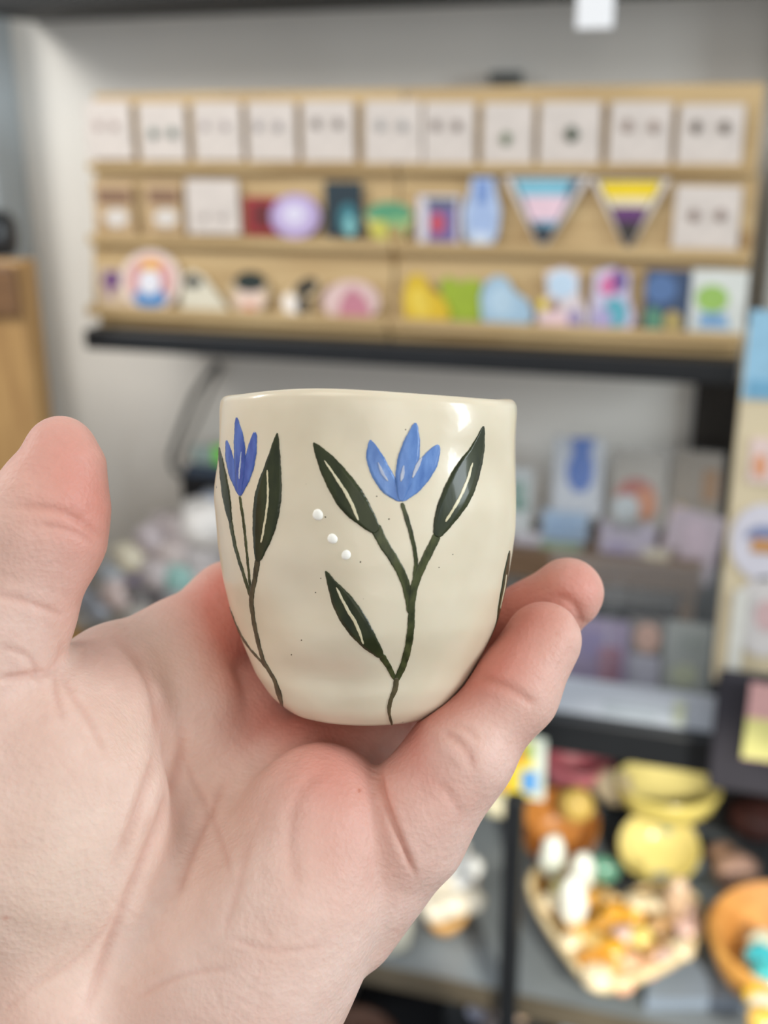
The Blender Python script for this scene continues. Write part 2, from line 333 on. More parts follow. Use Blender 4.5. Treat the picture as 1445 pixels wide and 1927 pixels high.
flat('white_card', 'white card with a round green cap figure in blue at the right end', 'card', g3, Y-.002, z0, [('card', R(1298, 508, 1404, 642), (208, 212, 208)), ('printed_cap', E(1340, 562, 31, 26), (150, 188, 96)), ('printed_body', [(1316, 588), (1366, 590), (1372, 618), (1314, 616)], (130, 170, 206)), ('printed_belt', R(1330, 596, 1354, 606), (104, 144, 190))])

# ------------------------------------------------------------------ side board on the right
cork = M((214, 200, 168), .8, .08, 12, bump=.2)
bx = onY(1368, 1000, .93)
t = thing('display_board', (bx[0]+.12, .93, .9), 'tall pale pine board at the right edge hung with stickers', 'board')
zb0 = onY(1345, 1284, .93)[2]; zb1 = onY(1405, 640, .93)[2]
MB().box((bx[0], .93, zb0), (bx[0]+.3, .942, zb1), .002).build('panel', cork, t)
MB().box((bx[0], .942, zb0), (bx[0]+.02, 1.0, zb1), .002).build('side_rail', cork, t)
gp = 'prints pinned on the pine board'
def onboard(name, lab, cat, L, Y=.929): return flat(name, lab, cat, gp, Y, 0, L, k=0.0, th=.0009)
onboard('blue_print', 'light blue sheet at the top of the right board', 'print', [('sheet', R(1404, 585, 1500, 752), (150, 196, 222)), ('printed_band', R(1408, 716, 1496, 748), (116, 172, 204))])
onboard('small_print', 'small pale pink card with an orange flame on the right board', 'print', [('sheet', R(1410, 826, 1490, 910), (228, 206, 200)), ('printed_flame', E(1430, 876, 12, 22), (224, 158, 116))])
onboard('round_print', 'round white sticker with blue hills and an orange base on the right board', 'print', [('sheet', E(1436, 1020, 62, 72), (214, 212, 222)), ('printed_hills', E(1438, 1012, 36, 24, 20, 180, 360), (128, 140, 178)), ('printed_base', R(1414, 1014, 1470, 1040), (198, 146, 92))])
onboard('round_print', 'lower round white sticker with a pink figure on the right board', 'print', [('sheet', E(1440, 1160, 62, 76), (210, 206, 204)), ('printed_figure', E(1446, 1158, 26, 30), (206, 176, 176))])
onboard('slip', 'narrow off-white slip at the bottom corner of the right board', 'print', [('sheet', R(1374, 1110, 1400, 1270), (216, 216, 208))], .9255)

# ------------------------------------------------------------------ lower black shelf and its wares
Y2 = .95
z_s2 = onY(1156, 1369, Y2)[2]
t = thing('wall_shelf', (.1, 1.2, z_s2-.036), 'thick black shelf under the clear organiser, level with the little finger', 'shelf')
MB().box((-.34, Y2, z_s2-.036), (.60, WY, z_s2), .002).build('board', black, t)
# riser of dark wood behind
z_r = onY(1150, 1052, 1.12)[2]
brown = wood((96, 74, 54), (126, 100, 74))
t = thing('shelf_riser', (.15, 1.2, z_s2), 'brown wooden riser step carrying the back row of bagged stickers', 'riser')
rx0, rx1 = onY(950, 1080, 1.12)[0]-.06, onY(1318, 1090, 1.12)[0]
MB().box((rx0, 1.115, z_r-.03), (rx1, 1.225, z_r), .002).build('step_board', brown, t)
for x in (rx0, rx0+.3, rx1-.02): MB().box((x, 1.125, z_s2), (x+.016, 1.22, z_r-.03), .001).build('leg', brown, t)
# dark cloth panel behind organiser
dk = onY(1330, 900, 1.22)
o = MB().box((dk[0]-.02, 1.226, z_s2), (dk[0]+.12, 1.238, z_s1-.06), .002).build('back_panel', M((52, 48, 44), .7)); tag(o, 'dark brown upright panel behind the bags near the right board', 'panel')

film = bpy.data.materials.new('clear_film'); film.use_nodes = True
_b = film.node_tree.nodes['Principled BSDF']; _b.inputs['Base Color'].default_value = (.85, .88, .92, 1); _b.inputs['Roughness'].default_value = .12
_b.inputs['Alpha'].default_value = .13; _b.inputs['Specular IOR Level'].default_value = .8
def bag(x0, y0, x1, y1, Y, zb, col, lab, prints, group, tilt=0.0, k=.2, name='sticker_bag'):
    """a clear bag with a card inside and printed shapes"""
    poly = R(x0, y0, x1, y1, tilt)
    L = [('backing_card', poly, col)]+prints
    t = flat(name, lab, 'bag', group, Y, zb, L, k=k, th=.0012)
    nrm = np.array([0, -1, k]); nrm /= np.linalg.norm(nrm)
    # puffed film: grid bulging at the centre
    c = [onY(x, y, Y, k, zb) for x, y in R(x0-3, y0-4, x1+3, y1+3, tilt)]
    n = 7; v = []; f = []
    for j in range(n):
        for i in range(n):
            u, w_ = i/(n-1), j/(n-1)
            p = (c[0]*(1-u)+c[1]*u)*(1-w_)+(c[3]*(1-u)+c[2]*u)*w_
            v.append(p+nrm*(.0045+.007*math.sin(math.pi*u)*math.sin(math.pi*w_)+random.uniform(-.0006, .0006)))
    for j in range(n-1):
        for i in range(n-1): a = j*n+i; f.append((a, a+1, a+n+1, a+n))
    MB().add(v, f).build('clear_film', film, t, True)
    return t
gb = 'bagged stickers on the riser'; gc = 'bagged stickers in the clear organiser'
zr = z_r
bag(925, 880, 1000, 1050, 1.17, zr, (196, 204, 206), 'bag with a pale card and green mark right behind the cup', [('printed_mark', R(960, 905, 990, 945), (120, 156, 144)), ('printed_mark', E(978, 952, 16, 10), (60, 120, 100))], gb)
bag(1042, 826, 1134, 970, 1.18, zr, (208, 214, 222), 'bag with a bright blue vase print', [('printed_vase', [(1074, 824), (1120, 824), (1112, 850), (1118, 880), (1114, 910), (1100, 926), (1082, 926), (1068, 906), (1066, 880), (1078, 852)], (62, 112, 196))], gb)
bag(1020, 962, 1106, 1030, 1.16, zr, (140, 170, 200), 'low light blue bag in front of the vase print', [('printed_patch', E(1062, 990, 34, 18), (124, 158, 194))], gb)
bag(1016, 1022, 1092, 1068, 1.135, zr, (112, 146, 100), 'low green textured bag above the fingertip', [('printed_patch', E(1050, 1044, 28, 14), (134, 164, 112))], gb)
bag(966, 1002, 1018, 1062, 1.14, zr, (176, 172, 182), 'small grey lilac bag beside the cup', [('printed_patch', E(990, 1034, 16, 16), (160, 156, 170))], gb)
bag(1150, 848, 1252, 990, 1.175, zr, (176, 170, 160), 'bag with a red and orange arch print', [('printed_arch', E(1196, 934, 38, 34, 18, 180, 380), (176, 96, 82)), ('printed_arch', E(1214, 948, 22, 30), (204, 132, 88)), ('printed_cloud', E(1178, 956, 26, 26), (196, 206, 210))], gb)
bag(1128, 984, 1232, 1068, 1.14, zr, (160, 152, 172), 'lilac bag below the arch print', [('printed_patch', E(1160, 1040, 24, 22), (140, 130, 164)), ('printed_dots', R(1150, 984, 1206, 998), (104, 104, 110))], gb)
bag(1262, 850, 1356, 1000, 1.175, zr, (150, 138, 122), 'tan bag with an amber panel beside the dark upright', [('printed_panel', R(1322, 884, 1352, 944), (158, 114, 62)), ('printed_heart', E(1276, 968, 17, 20, rot=30), (214, 170, 70))], gb)
bag(1250, 964, 1350, 1088, 1.145, zr, (176, 160, 172), 'leaning pink lilac bag with a small brown mark', [('printed_mark', E(1266, 1040, 13, 11), (110, 88, 84)), ('printed_patch', E(1312, 1010, 26, 34), (186, 166, 180))], gb, tilt=.18)
bag(1208, 1034, 1258, 1084, 1.135, zr, (192, 182, 158), 'small cream bag in front of the lilac ones', [('printed_patch', E(1232, 1062, 16, 14), (206, 192, 140))], gb)
zc = z_s2+.004
bag(1066, 1164, 1182, 1290, 1.03, zc, (136, 122, 158), 'purple bag with a dark pink corner in the organiser', [('printed_patch', E(1112, 1210, 26, 26), (122, 110, 160)), ('printed_patch', R(1126, 1216, 1166, 1284), (140, 84, 112))], gc)
bag(1184, 1164, 1246, 1290, 1.035, zc, (96, 88, 84), 'dark bag with a peach portrait print in the organiser', [('printed_face', E(1218, 1200, 24, 28), (190, 150, 132)), ('printed_sheet', R(1176, 1232, 1240, 1296), (166, 168, 186))], gc)
bag(1250, 1172, 1336, 1300, 1.03, zc, (140, 148, 146), 'grey green bag at the right end of the organiser', [('printed_patch', E(1286, 1270, 26, 22), (168, 176, 150)), ('printed_patch', E(1300, 1210, 26, 20), (124, 134, 130))], gc)
# organiser tray: clear acrylic with white front strip
acr = bpy.data.materials.new('acrylic'); acr.use_nodes = True; _b = acr.node_tree.nodes['Principled BSDF']
_b.inputs['Base Color'].default_value = (.8, .86, .92, 1); _b.inputs['Alpha'].default_value = .09; _b.inputs['Roughness'].default_value = .1
ol = onY(990, 1340, .965)[0]; orr = onY(1352, 1390, .965)[0]
t = thing('acrylic_organiser', ((ol+orr)/2, 1.0, z_s2), 'clear acrylic tray with a white label front on the black shelf', 'organiser')
zl = onY(1180, 1292, .965)[2]
MB().box((ol, .966, z_s2), (orr, .969, zl), .0005).build('front_panel', M((184, 192, 204), .45, .05, 8), t)
MB().box((ol, .969, z_s2), (orr, 1.09, z_s2+.003)).build('tray_floor', acr, t)
for x in (ol, (ol+orr)/2-.02, orr-.003): MB().box((x, .969, z_s2), (x+.003, 1.09, zl+.06)).build('divider', acr, t)
MB().box((ol, 1.087, z_s2), (orr, 1.09, zl+.08)).build('rear_panel', acr, t)
p = onY(1205, 1330, .965)
for q in (0, 1):
    MB().box((p[0]-.035+.0*q, .9652, p[2]-.004-.008*q), (p[0]+.035-.02*q, .966, p[2]-.001-.008*q)).build('label_line', M((150, 162, 168), .5), t)
p = onY(1282, 1342, .965)
MB().box((p[0]-.008, .9652, p[2]-.012), (p[0]+.004, .966, p[2]+.012)).build('label_mark', M((176, 184, 168), .5), t)
# dark hanging cloth and pink bag at the right edge
q = onY(1395, 1300, .9)
o = MB().box((q[0]-.02, .90, q[2]-.10), (q[0]+.25, .915, q[2]+.012), .003).build('fabric_pouch', M((40, 38, 46), .8)); tag(o, 'dark cloth pouch hanging below the pine board', 'pouch')
flat('sticker_bag', 'pink bag with a yellow green lower half at the right edge', 'bag', None, .895, 0, [('backing_card', R(1404, 1290, 1500, 1432), (206, 160, 158)), ('printed_patch', R(1400, 1356, 1500, 1430), (208, 204, 132))], k=0)
# ------------------------------------------------------------------ lower rack
z3 = .68; F3 = .885
greys = M((122, 130, 136), .28, .2, 6)
t = thing('rack_shelf', (.1, 1.1, z3-.02), 'grey glossy shelf of the black metal rack under the heart bowl', 'shelf')
MB().box((-.385, F3, z3-.012), (.60, WY-.014, z3), .001).build('board', greys, t)
MB().box((-.385, F3-.008, z3-.020), (.60, F3, z3+.002), .001).build('front_rail', M((92, 84, 70), .5, .2), t)
t = thing('rack_shelf', (.1, 1.0, .45), 'lowest dark shelf of the black metal rack', 'shelf')
MB().box((-.385, .72, .438), (.60, WY-.014, .45), .001).build('board', M((34, 36, 40), .4, .2, 6), t)
MB().box((-.385, .712, .43), (.60, .72, .452), .001).build('front_rail', black, t)
for px, lab in ((962, 'black square rack post left of the heart bowl'), (1700, 'black rack post beyond the right edge')):
    if px > 1445: continue
    p = onY(px, 1700, F3-.022)
    o = MB().box((p[0]-.0085, F3-.03, 0), (p[0]+.0085, F3-.013, z_s2-.036), .0015).build('rack_post', black); tag(o, lab, 'post')
o = MB().box((-.385, WY-.012, .0), (.62, WY-.001, z_s2-.04)).build('back_panel', M((38, 38, 38), .7, .2)); tag(o, 'dark back panel behind the lower rack', 'panel')
# bluish slab on the right of the rack shelf
P = [onZ(x, y, z3+.0142) for x, y in ((1225, 1650), (1290, 1600), (1360, 1640), (1400, 1700), (1470, 1760), (1470, 1880), (1215, 1880))]
o = MB().prism(P, (0, 0, -.013)).build('slate_tray', M((138, 152, 170), .35, .1, 10)); tag(o, 'flat blue grey tray between the heart bowl and the round wooden bowl', 'tray')

def outline_bowl(name, lab, cat, poly, zb, zt, wall, mo, mi, foot=.62, cx=None):
    P = np.array([p[:2] for p in poly]); c = P.mean(0) if cx is None else np.array(cx)
    # smooth the outline
    for _ in range(2):
        P = np.array([q for i in range(len(P)) for q in (P[i]*.75+P[(i+1) % len(P)]*.25, P[i]*.25+P[(i+1) % len(P)]*.75)])
    t = thing(name, (c[0], c[1], zb), lab, cat)
    n = len(P); ring = lambda s, z: [(c[0]+(p[0]-c[0])*s, c[1]+(p[1]-c[1])*s, z) for p in P]
    def skin(rs):
        v = [q for r in rs for q in r]; f = []
        for k in range(len(rs)-1):
            for i in range(n): f.append((k*n+i, k*n+(i+1) % n, k*n+n+(i+1) % n, k*n+n+i))
        return v, f+[tuple(range(n))]
    v, f = skin([ring(foot, zb), ring(foot+.16, zb+.25*(zt-zb)), ring(.95, zb+.7*(zt-zb)), ring(1, zt), ring(1-wall*.5, zt+.003), ring(1-wall, zt)])
    MB().add(v, f).build('bowl_shell', mo, t, True)
    v, f = skin([ring(foot-.08, zb+.006), ring(foot+.1, zb+.3*(zt-zb)), ring(.93-wall, zb+.75*(zt-zb)), ring(1-wall, zt)])
    MB().add(v, f).build('bowl_lining', mi, t, True)
    return t
hp = [(985, 1672), (1000, 1630), (1050, 1612), (1120, 1650), (1160, 1700), (1200, 1668), (1262, 1660), (1318, 1680), (1330, 1735), (1305, 1795), (1215, 1838), (1128, 1866), (1092, 1838), (1036, 1760)]
zrim = z3+.055
outline_bowl('heart_bowl', 'heart shaped pale wooden bowl piled with amber and cream stones', 'bowl', [onZ(x, y, zrim) for x, y in hp], z3+.0145, zrim, .09, wood((206, 180, 130), (232, 214, 172)), wood((170, 122, 60), (205, 160, 90)))
rnd = random.Random(11)
def stone(x, y, z, r, col, lab, grp, name='tumbled_stone', rough=.15, cat='stone', sq=(1, 1, .75), seed=None, emit=0):
    p = onZ(x, y, z); s = [r*q for q in sq]
    o = MB().rock(p, s, seed if seed is not None else int(x*7+y), 12, 8, .10).build(name, M(col, rough, .25, 70, coat=.4, sss=.0), None, True)
    o['label'] = lab; o['category'] = cat
    if grp: o['group'] = grp
    return o
amber, cream, pinkc, peach, gold = (206, 150, 62), (232, 214, 178), (226, 192, 182), (222, 172, 134), (226, 164, 44)
hs = [(1036, 1700, cream), (1060, 1672, (202, 196, 130)), (1100, 1690, amber), (1130, 1740, amber), (1112, 1776, (214, 180, 110)), (1150, 1720, gold), (1186, 1724, gold), (1172, 1760, pinkc), (1152, 1786, gold),
      (1204, 1764, (240, 210, 120)), (1236, 1742, (190, 150, 100)), (1268, 1726, (196, 160, 116)), (1226, 1790, (186, 142, 84)), (1264, 1780, (206, 170, 130)), (1296, 1748, pinkc), (1290, 1716, pinkc), (1180, 1808, peach), (1150, 1826, (230, 176, 96)),
      (1124, 1838, cream), (1110, 1806, (216, 150, 60)), (1216, 1822, peach), (1250, 1806, pinkc), (1284, 1786, cream), (1070, 1728, (206, 176, 110)), (1090, 1752, amber), (1140, 1690, (196, 160, 100)), (1200, 1700, cream), (1236, 1700, cream), (1168, 1848, peach), (1072, 1776, cream)]
pos = ['left lobe', 'middle', 'right lobe', 'lower point']
for i, (x, y, c) in enumerate(hs):
    cn = {cream: 'cream', amber: 'amber', gold: 'golden', pinkc: 'pale pink', peach: 'peach'}.get(c, 'honey coloured')
    where = 'left lobe' if x < 1100 else ('right lobe' if x > 1225 else ('lower point' if y > 1795 else 'middle'))
    g = f'{cn} stones in the {where} of the heart bowl'
    stone(x, y, z3+.05+rnd.uniform(-.004, .006), rnd.uniform(.0115, .0155), c, f'{cn} tumbled stone in the {where} of the heart bowl', g)
stone(1040, 1612, z3+.085, .017, (232, 246, 226), 'bright pale green pointed crystal at the back left of the heart bowl', None, 'crystal', .1, 'crystal', (.8, .8, 1.6))
stone(1096, 1640, z3+.085, .016, (240, 248, 226), 'bright white crystal standing in the middle back of the heart bowl', None, 'crystal', .1, 'crystal', (.8, .8, 1.4))
stone(1078, 1700, z3+.082, .019, (246, 250, 228), 'largest glowing white green crystal at the front of the heart bowl', None, 'crystal', .1, 'crystal', (.75, .75, 1.7))
stone(1130, 1636, z3+.07, .016, (92, 146, 122), 'teal green crystal behind the white ones', None, 'crystal', .2, 'crystal', (1.3, .8, .9))
stone(1274, 1690, z3+.08, .015, (200, 170, 140), 'brown tan crystal point at the right of the heart bowl', None, 'crystal', .2, 'crystal', (.9, .9, 1.7))

# yellow bowls
yel = M((232, 214, 120), .3, .1, 20, coat=.5); yel2 = M((240, 226, 150), .25, .1, 20, coat=.6)
def round_bowl(name, lab, px, py, z, r, h, mo, mi, tilt=None, th=.004):
    p = onZ(px, py, z)
    t = thing(name, tuple(p), lab, 'bowl')
    pr = [(r*.35, 0), (r*.62, h*.12), (r*.86, h*.45), (r, h*.95), (r-th*.5, h+.001), (r-th, h*.95), (r*.82-th, h*.5), (r*.55, h*.22), (r*.2, h*.16)]
    MB().lathe(pr[:5], 36, p, cap=(1, 0)).build('bowl_shell', mo, t, True)
    MB().lathe(pr[4:], 36, p, cap=(0, 1)).build('bowl_lining', mi, t, True)
    if tilt: t.rotation_euler = tilt
    return t
round_bowl('yellow_bowl', 'larger pale yellow bowl directly under the black shelf', 1252, 1535, z3+.062, .060, .042, yel, yel2, (-.1, 0, .2))
round_bowl('yellow_dish', 'small glazed yellow dish with a bright highlight, below the larger yellow bowl', 1238, 1618, z3+.016, .046, .032, yel, yel2, (.45, 0, 0))
o = MB().rock(onZ(1262, 1560, z3+.04), (.018, .01, .010), 4).build('pale_stone', M((150, 170, 150), .3), None, True); tag(o, 'pale green stone lying in the small yellow dish', 'stone')
pst = onZ(1285, 1560, z3)
o = MB().box((pst[0]-.03, pst[1]+.03, z3), (pst[0]+.03, pst[1]+.06, z3+.055), .003).build('wooden_block', M((60, 52, 46), .6)); tag(o, 'dark wooden block holding up the larger yellow bowl', 'block')
round_bowl('wooden_bowl', 'orange brown wooden bowl just right of the black rack post', 1062, 1580, z3+.026, .046, .044, M((190, 124, 60), .45, .2, 30), M((206, 140, 70), .4, .2), (.6, 0, -.2))
o = MB().rock(onY(1084, 1514, onZ(1062, 1580, z3+.026)[1]-.012), (.021, .020, .021), 9, 12, 8, .05).build('yellow_soap', M((222, 190, 104), .3, .15), None, True); tag(o, 'round yellow cream ball sitting in the orange brown wooden bowl', 'ball')
round_bowl('pink_bowl', 'dusty rose bowl tucked under the black shelf beside the bright card', 1080, 1478, z3+.06, .043, .04, M((176, 100, 112), .5, .15), M((160, 84, 96), .5))
o = MB().rock(onZ(1150, 1480, z3+.08), (.026, .02, .022), 3).build('beige_stone', M((186, 172, 146), .5), None, True); tag(o, 'beige lump between the pink bowl and the larger yellow bowl', 'stone')
# bright painted card
flat('painted_card', 'bright yellow, blue and orange painted card hanging at the little finger', 'card', None, .93, 0,
     [('card', R(940, 1384, 1026, 1500), (196, 206, 196)), ('painted_field', R(930, 1392, 1004, 1494), (218, 196, 58)), ('painted_spot', E(968, 1420, 22, 14), (220, 122, 60)), ('painted_spot', R(982, 1448, 1012, 1488), (86, 146, 204)), ('painted_spot', E(944, 1464, 14, 20), (222, 140, 70)), ('painted_spot', E(996, 1412, 10, 14), (150, 178, 90))], k=0)
# oval dish of white stones left of the post
dp = [(766, 1640), (800, 1590), (850, 1570), (886, 1600), (902, 1650), (890, 1715), (846, 1752), (800, 1740)]
outline_bowl('oval_dish', 'oval wood rimmed dish of bright white stones below the hand', 'dish', [onZ(x, y, z3+.035) for x, y in dp], z3+.001, z3+.035, .08, M((196, 150, 90), .45, .2, 30), M((214, 190, 150), .4))
for i, (x, y) in enumerate([(820, 1602), (856, 1598), (880, 1632), (842, 1634), (806, 1640), (870, 1668), (832, 1672), (796, 1682), (850, 1702), (818, 1712), (882, 1694)]):
    c = (246, 246, 238) if i < 6 else (222, 212, 192)
    s = 'bright white' if i < 6 else 'cream'
    stone(x, y, z3+.045, .0165, c, f'{s} smooth stone in the oval dish below the hand', f'{s} stones in the oval dish', sq=(1, 1, .8))
o = stone(738, 1745, z3+.02, .03, (236, 232, 214), 'white stone half hidden by the edge of the hand', None, 'white_stone', .4, 'stone', (.7, .8, 1.3))
o = stone(938, 1512, z3+.035, .022, (228, 222, 190), 'cream ball below the bright painted card', None, 'cream_ball', .4, 'ball')
# round wooden bowl on right edge with turquoise stones
round_bowl('wooden_bowl', 'big orange wooden bowl of turquoise stones cut by the right edge', 1486, 1872, z3+.0145, .084, .07, wood((196, 134, 56), (222, 166, 84)), wood((176, 116, 50), (206, 146, 76)), th=.009)
for i, (x, y, c, cn) in enumerate([(1432, 1800, (64, 176, 186), 'turquoise'), (1446, 1836, (72, 186, 190), 'turquoise'), (1430, 1878, (232, 190, 64), 'yellow'), (1440, 1895, (226, 220, 200), 'off-white'), (1438, 1920, (226, 182, 84), 'yellow'), (1438, 1776, (212, 214, 190), 'off-white')]):
    stone(x, y, z3+.068, .016, c, f'{cn} tumbled stone in the big orange wooden bowl', f'{cn} stones in the big wooden bowl')
# rough pink rocks
for x, y, r, c, lab in ((1384, 1640, .024, (186, 150, 134), 'rough pinkish rock on the blue grey tray behind the round wooden bowl'), (1360, 1610, .017, (150, 118, 100), 'small brown rock behind the pinkish one'), (1416, 1676, .018, (206, 164, 142), 'peach rock nearest the round wooden bowl'),
                        (1420, 1540, .03, (120, 74, 66), 'dark red brown rock in the shade at the right edge')):
    stone(x, y, z3+.03, r, c, lab, None, 'rough_rock', .6, 'rock', (1.1, 1, .9))
# bottom strip: crystals and glass slabs on the lowest shelf
zq = .66
for i, (x, y, c, cn) in enumerate([(905, 1900, (176, 182, 206), 'lilac grey'), (930, 1888, (206, 208, 214), 'white'), (955, 1905, (160, 168, 190), 'blue grey'), (975, 1898, (214, 184, 156), 'peach'), (930, 1918, (150, 140, 140), 'brown grey')]):
    stone(x, y, .60, .016, c, f'{cn} crystal chunk at the bottom edge left of the rack post', None, 'crystal_chunk', .2, 'crystal')
pz = onZ(930, 1910, .585)
o = MB().lathe([(.03, 0), (.05, .006), (.055, .014), (.05, .012), (.01, .006)], 30, (pz[0], pz[1], .572)).build('glass_dish', M((60, 64, 70), .2), None, True); tag(o, 'dark dish under the crystal chunks at the bottom edge', 'dish')
o = MB().box((pz[0]-.05, pz[1]-.05, .45), (pz[0]+.05, pz[1]+.05, .572), .002).build('storage_box', M((30, 32, 36), .6)); tag(o, 'black box on the lowest shelf under the crystal dish', 'box')
for a, b, lab in ((1058, 1190, 'left pale blue glass slab at the bottom edge'), (1196, 1330, 'right pale blue glass slab at the bottom edge')):
    P = [onZ(x, y, .56) for x, y in ((a, 1890), (b, 1902), (b+6, 2010), (a-8, 1990))]
    o = MB().prism(P, (0, 0, -.109)).build('glass_slab', M((158, 176, 198), .15, .05, coat=.6)); tag(o, lab, 'slab')
p = onZ(664, 1890, .6)
o = MB().lathe([(.03, 0), (.055, .02), (.06, .05), (.05, .10), (.045, .10), (.05, .05), (.01, .01)], 26, (p[0], p[1], .452)).build('brown_pot', M((96, 62, 44), .5, .2), None, True); tag(o, 'dark brown pot low beside the wrist', 'pot')

# ------------------------------------------------------------------ left side
# wooden crate upright at the left edge
crate_w = wood((150, 112, 66), (184, 146, 92), (30, 30, 3))
xc1 = onY(73, 800, .98)[0]
zt_ = onY(30, 492, .98)[2]
t = thing('wooden_stand', (xc1-.12, 1.0, 0), 'golden brown wooden stand at the left edge behind the thumb', 'stand')
MB().box((xc1-.25, .98, .6), (xc1, 1.0, zt_), .003).build('front_panel', crate_w, t)
MB().box((xc1-.018, .9995, .6), (xc1, 1.008, zt_), .003).build('side_panel', crate_w, t)
MB().box((xc1-.25, .972, zt_-.055), (xc1-.004, .98, zt_-.004), .003).build('top_rail', wood((104, 74, 46), (130, 94, 60)), t)
MB().box((xc1-.25, 1.0, 0), (xc1, 1.03, .6), .003).build('base', crate_w, t)
for kx, kz in ((-.024, -.28), (-.03, -.18)):
    MB().lathe([(.006, 0), (.004, .001)], 14, (0, 0, 0)).build('knot', M((140, 92, 50), .6), t).matrix_local = Matrix.Translation(Vector((xc1+kx, .9796, zt_+kz))-Vector(t['_o'])) @ Matrix.Rotation(math.pi/2, 4, 'X')
o = MB().lathe([(.022, 0), (.026, .01), (.026, .035), (.018, .045), (.001, .047)], 20, (xc1-.058, 1.02, zt_)).build('dark_jar', M((38, 40, 42), .3), None, True); tag(o, 'dark grey jar standing on the wooden stand at the left edge', 'jar')
# cable from the shelf
cp = [(412, 684), (385, 712), (362, 748), (345, 790), (330, 830), (320, 862), (328, 886), (346, 900), (372, 906)]
P = []
for i in range(len(cp)-1):
    for k in range(4):
        u = k/4; P.append(onY(cp[i][0]*(1-u)+cp[i+1][0]*u, cp[i][1]*(1-u)+cp[i+1][1]*u, 1.20))
P.append(onY(*cp[-1], 1.20))
o = MB().tube(P, .0038, 8).build('power_cable', M((92, 94, 92), .5), None, True); tag(o, 'thin grey cable looping down the wall left of the cup', 'cable')
cp = [(418, 690), (398, 730), (378, 780), (352, 832), (338, 868), (350, 896)]
o = MB().tube([onY(x, y, 1.21) for x, y in cp], .0022, 8).build('power_cable', M((120, 120, 116), .5), None, True); tag(o, 'thinner inner cable beside the grey loop on the wall', 'cable')
# black box with card reader
q = onY(342, 950, 1.185); q2 = onY(430, 905, 1.185)
t = thing('cash_box', ((q[0]+q2[0])/2+.03, 1.18, 0.8745), 'black box behind the left side of the cup', 'box')
MB().box((q[0], 1.185, onY(380, 962, 1.185)[2]), (q[0]+.14, 1.235, q2[2]), .003).build('body', black, t)
MB().box((q[0]+.01, 1.19, .8745), (q[0]+.135, 1.23, onY(380, 962, 1.185)[2]), .002).build('pedestal', M((150, 148, 142), .7), t)
MB().box((q[0]+.004, 1.188, q2[2]), (q[0]+.135, 1.232, q2[2]+.012), .003).build('lid', M((70, 84, 104), .4), t)
q = onY(396, 905, 1.195)
o = MB().box((q[0]-.028, 1.200, q2[2]+.012), (q[0]+.06, 1.212, onY(396, 842, 1.20)[2]), .004).build('clear_pouch', M((176, 198, 194), .3, .12)); tag(o, 'pale mint pouch standing on the black box', 'pouch')
q = onY(402, 862, 1.185)
o = MB().box((q[0]-.007, 1.1975, q[2]-.012), (q[0]+.010, 1.1998, q[2]+.012), .001).build('green_label', M((128, 226, 84), .5, .03, emit=.12)); tag(o, 'bright green label stuck on the mint pouch', 'label')  # emission added to the label, a slight glow of its own
zb = .8745
# bowl-like bin of wrapped soaps and crystals
q0 = onY(150, 1200, 1.08); q1 = onY(470, 1200, 1.08)
t = thing('storage_bin', ((q0[0]+q1[0])/2, 1.13, zb), 'low light wooden bin under the heap of pastel bags', 'bin')
o = MB().box((-.86, 1.03, 0), (-.39, 1.236, .874), .004).build('low_cabinet', M((200, 198, 192), .6, .04, 5)); tag(o, 'pale low cabinet under the soap bin behind the hand', 'cabinet')
ow = wood((176, 128, 66), (200, 150, 84))
MB().box((q0[0]-.012, 1.06, zb), (q1[0]+.009, 1.068, zb+.03), .001).build('front_panel', ow, t)
MB().box((q0[0]-.012, 1.068, zb), (q0[0]-.004, 1.16, zb+.03), .001).build('side_panel', ow, t)
MB().box((q1[0]+.001, 1.068, zb), (q1[0]+.009, 1.16, zb+.03), .001).build('side_panel', ow, t)
MB().box((q0[0]-.004, 1.068, zb), (q1[0]+.001, 1.16, zb+.005)).build('tray_floor', ow, t)
heap = [(392, 985, .034, (214, 212, 208), 'off-white'), (352, 1004, .026, (206, 196, 196), 'pale rose'), (312, 990, .020, (200, 190, 190), 'pale rose'), (285, 1014, .022, (196, 186, 188), 'mauve grey'), (330, 1040, .026, (204, 192, 188), 'pale rose'),
        (380, 1042, .028, (190, 186, 186), 'silver grey'), (245, 1050, .022, (222, 212, 188), 'cream'), (215, 1078, .020, (180, 188, 196), 'pale blue'), (262, 1084, .020, (150, 144, 168), 'violet grey'), (300, 1078, .024, (188, 180, 180), 'mauve grey'),
        (340, 1090, .026, (138, 180, 174), 'aqua'), (385, 1092, .024, (176, 172, 172), 'silver grey'), (222, 1120, .022, (208, 190, 186), 'blush'), (262, 1124, .022, (112, 108, 108), 'charcoal'), (300, 1120, .020, (100, 96, 98), 'charcoal'),
        (338, 1132, .022, (150, 150, 154), 'grey'), (190, 1146, .020, (172, 180, 192), 'pale blue'), (222, 1166, .022, (154, 152, 146), 'grey'), (262, 1162, .022, (170, 166, 160), 'grey'), (300, 1168, .020, (150, 146, 142), 'grey'), (180, 1180, .018, (140, 138, 130), 'grey'), (215, 1200, .02, (150, 140, 120), 'grey'), (150, 1165, .02, (160, 156, 150), 'grey'), (170, 1215, .022, (130, 122, 108), 'brown grey'), (250, 1200, .024, (120, 116, 112), 'charcoal'), (405, 955, .022, (150, 160, 176), 'pale blue'), (150, 1120, .018, (176, 178, 186), 'silver grey')]
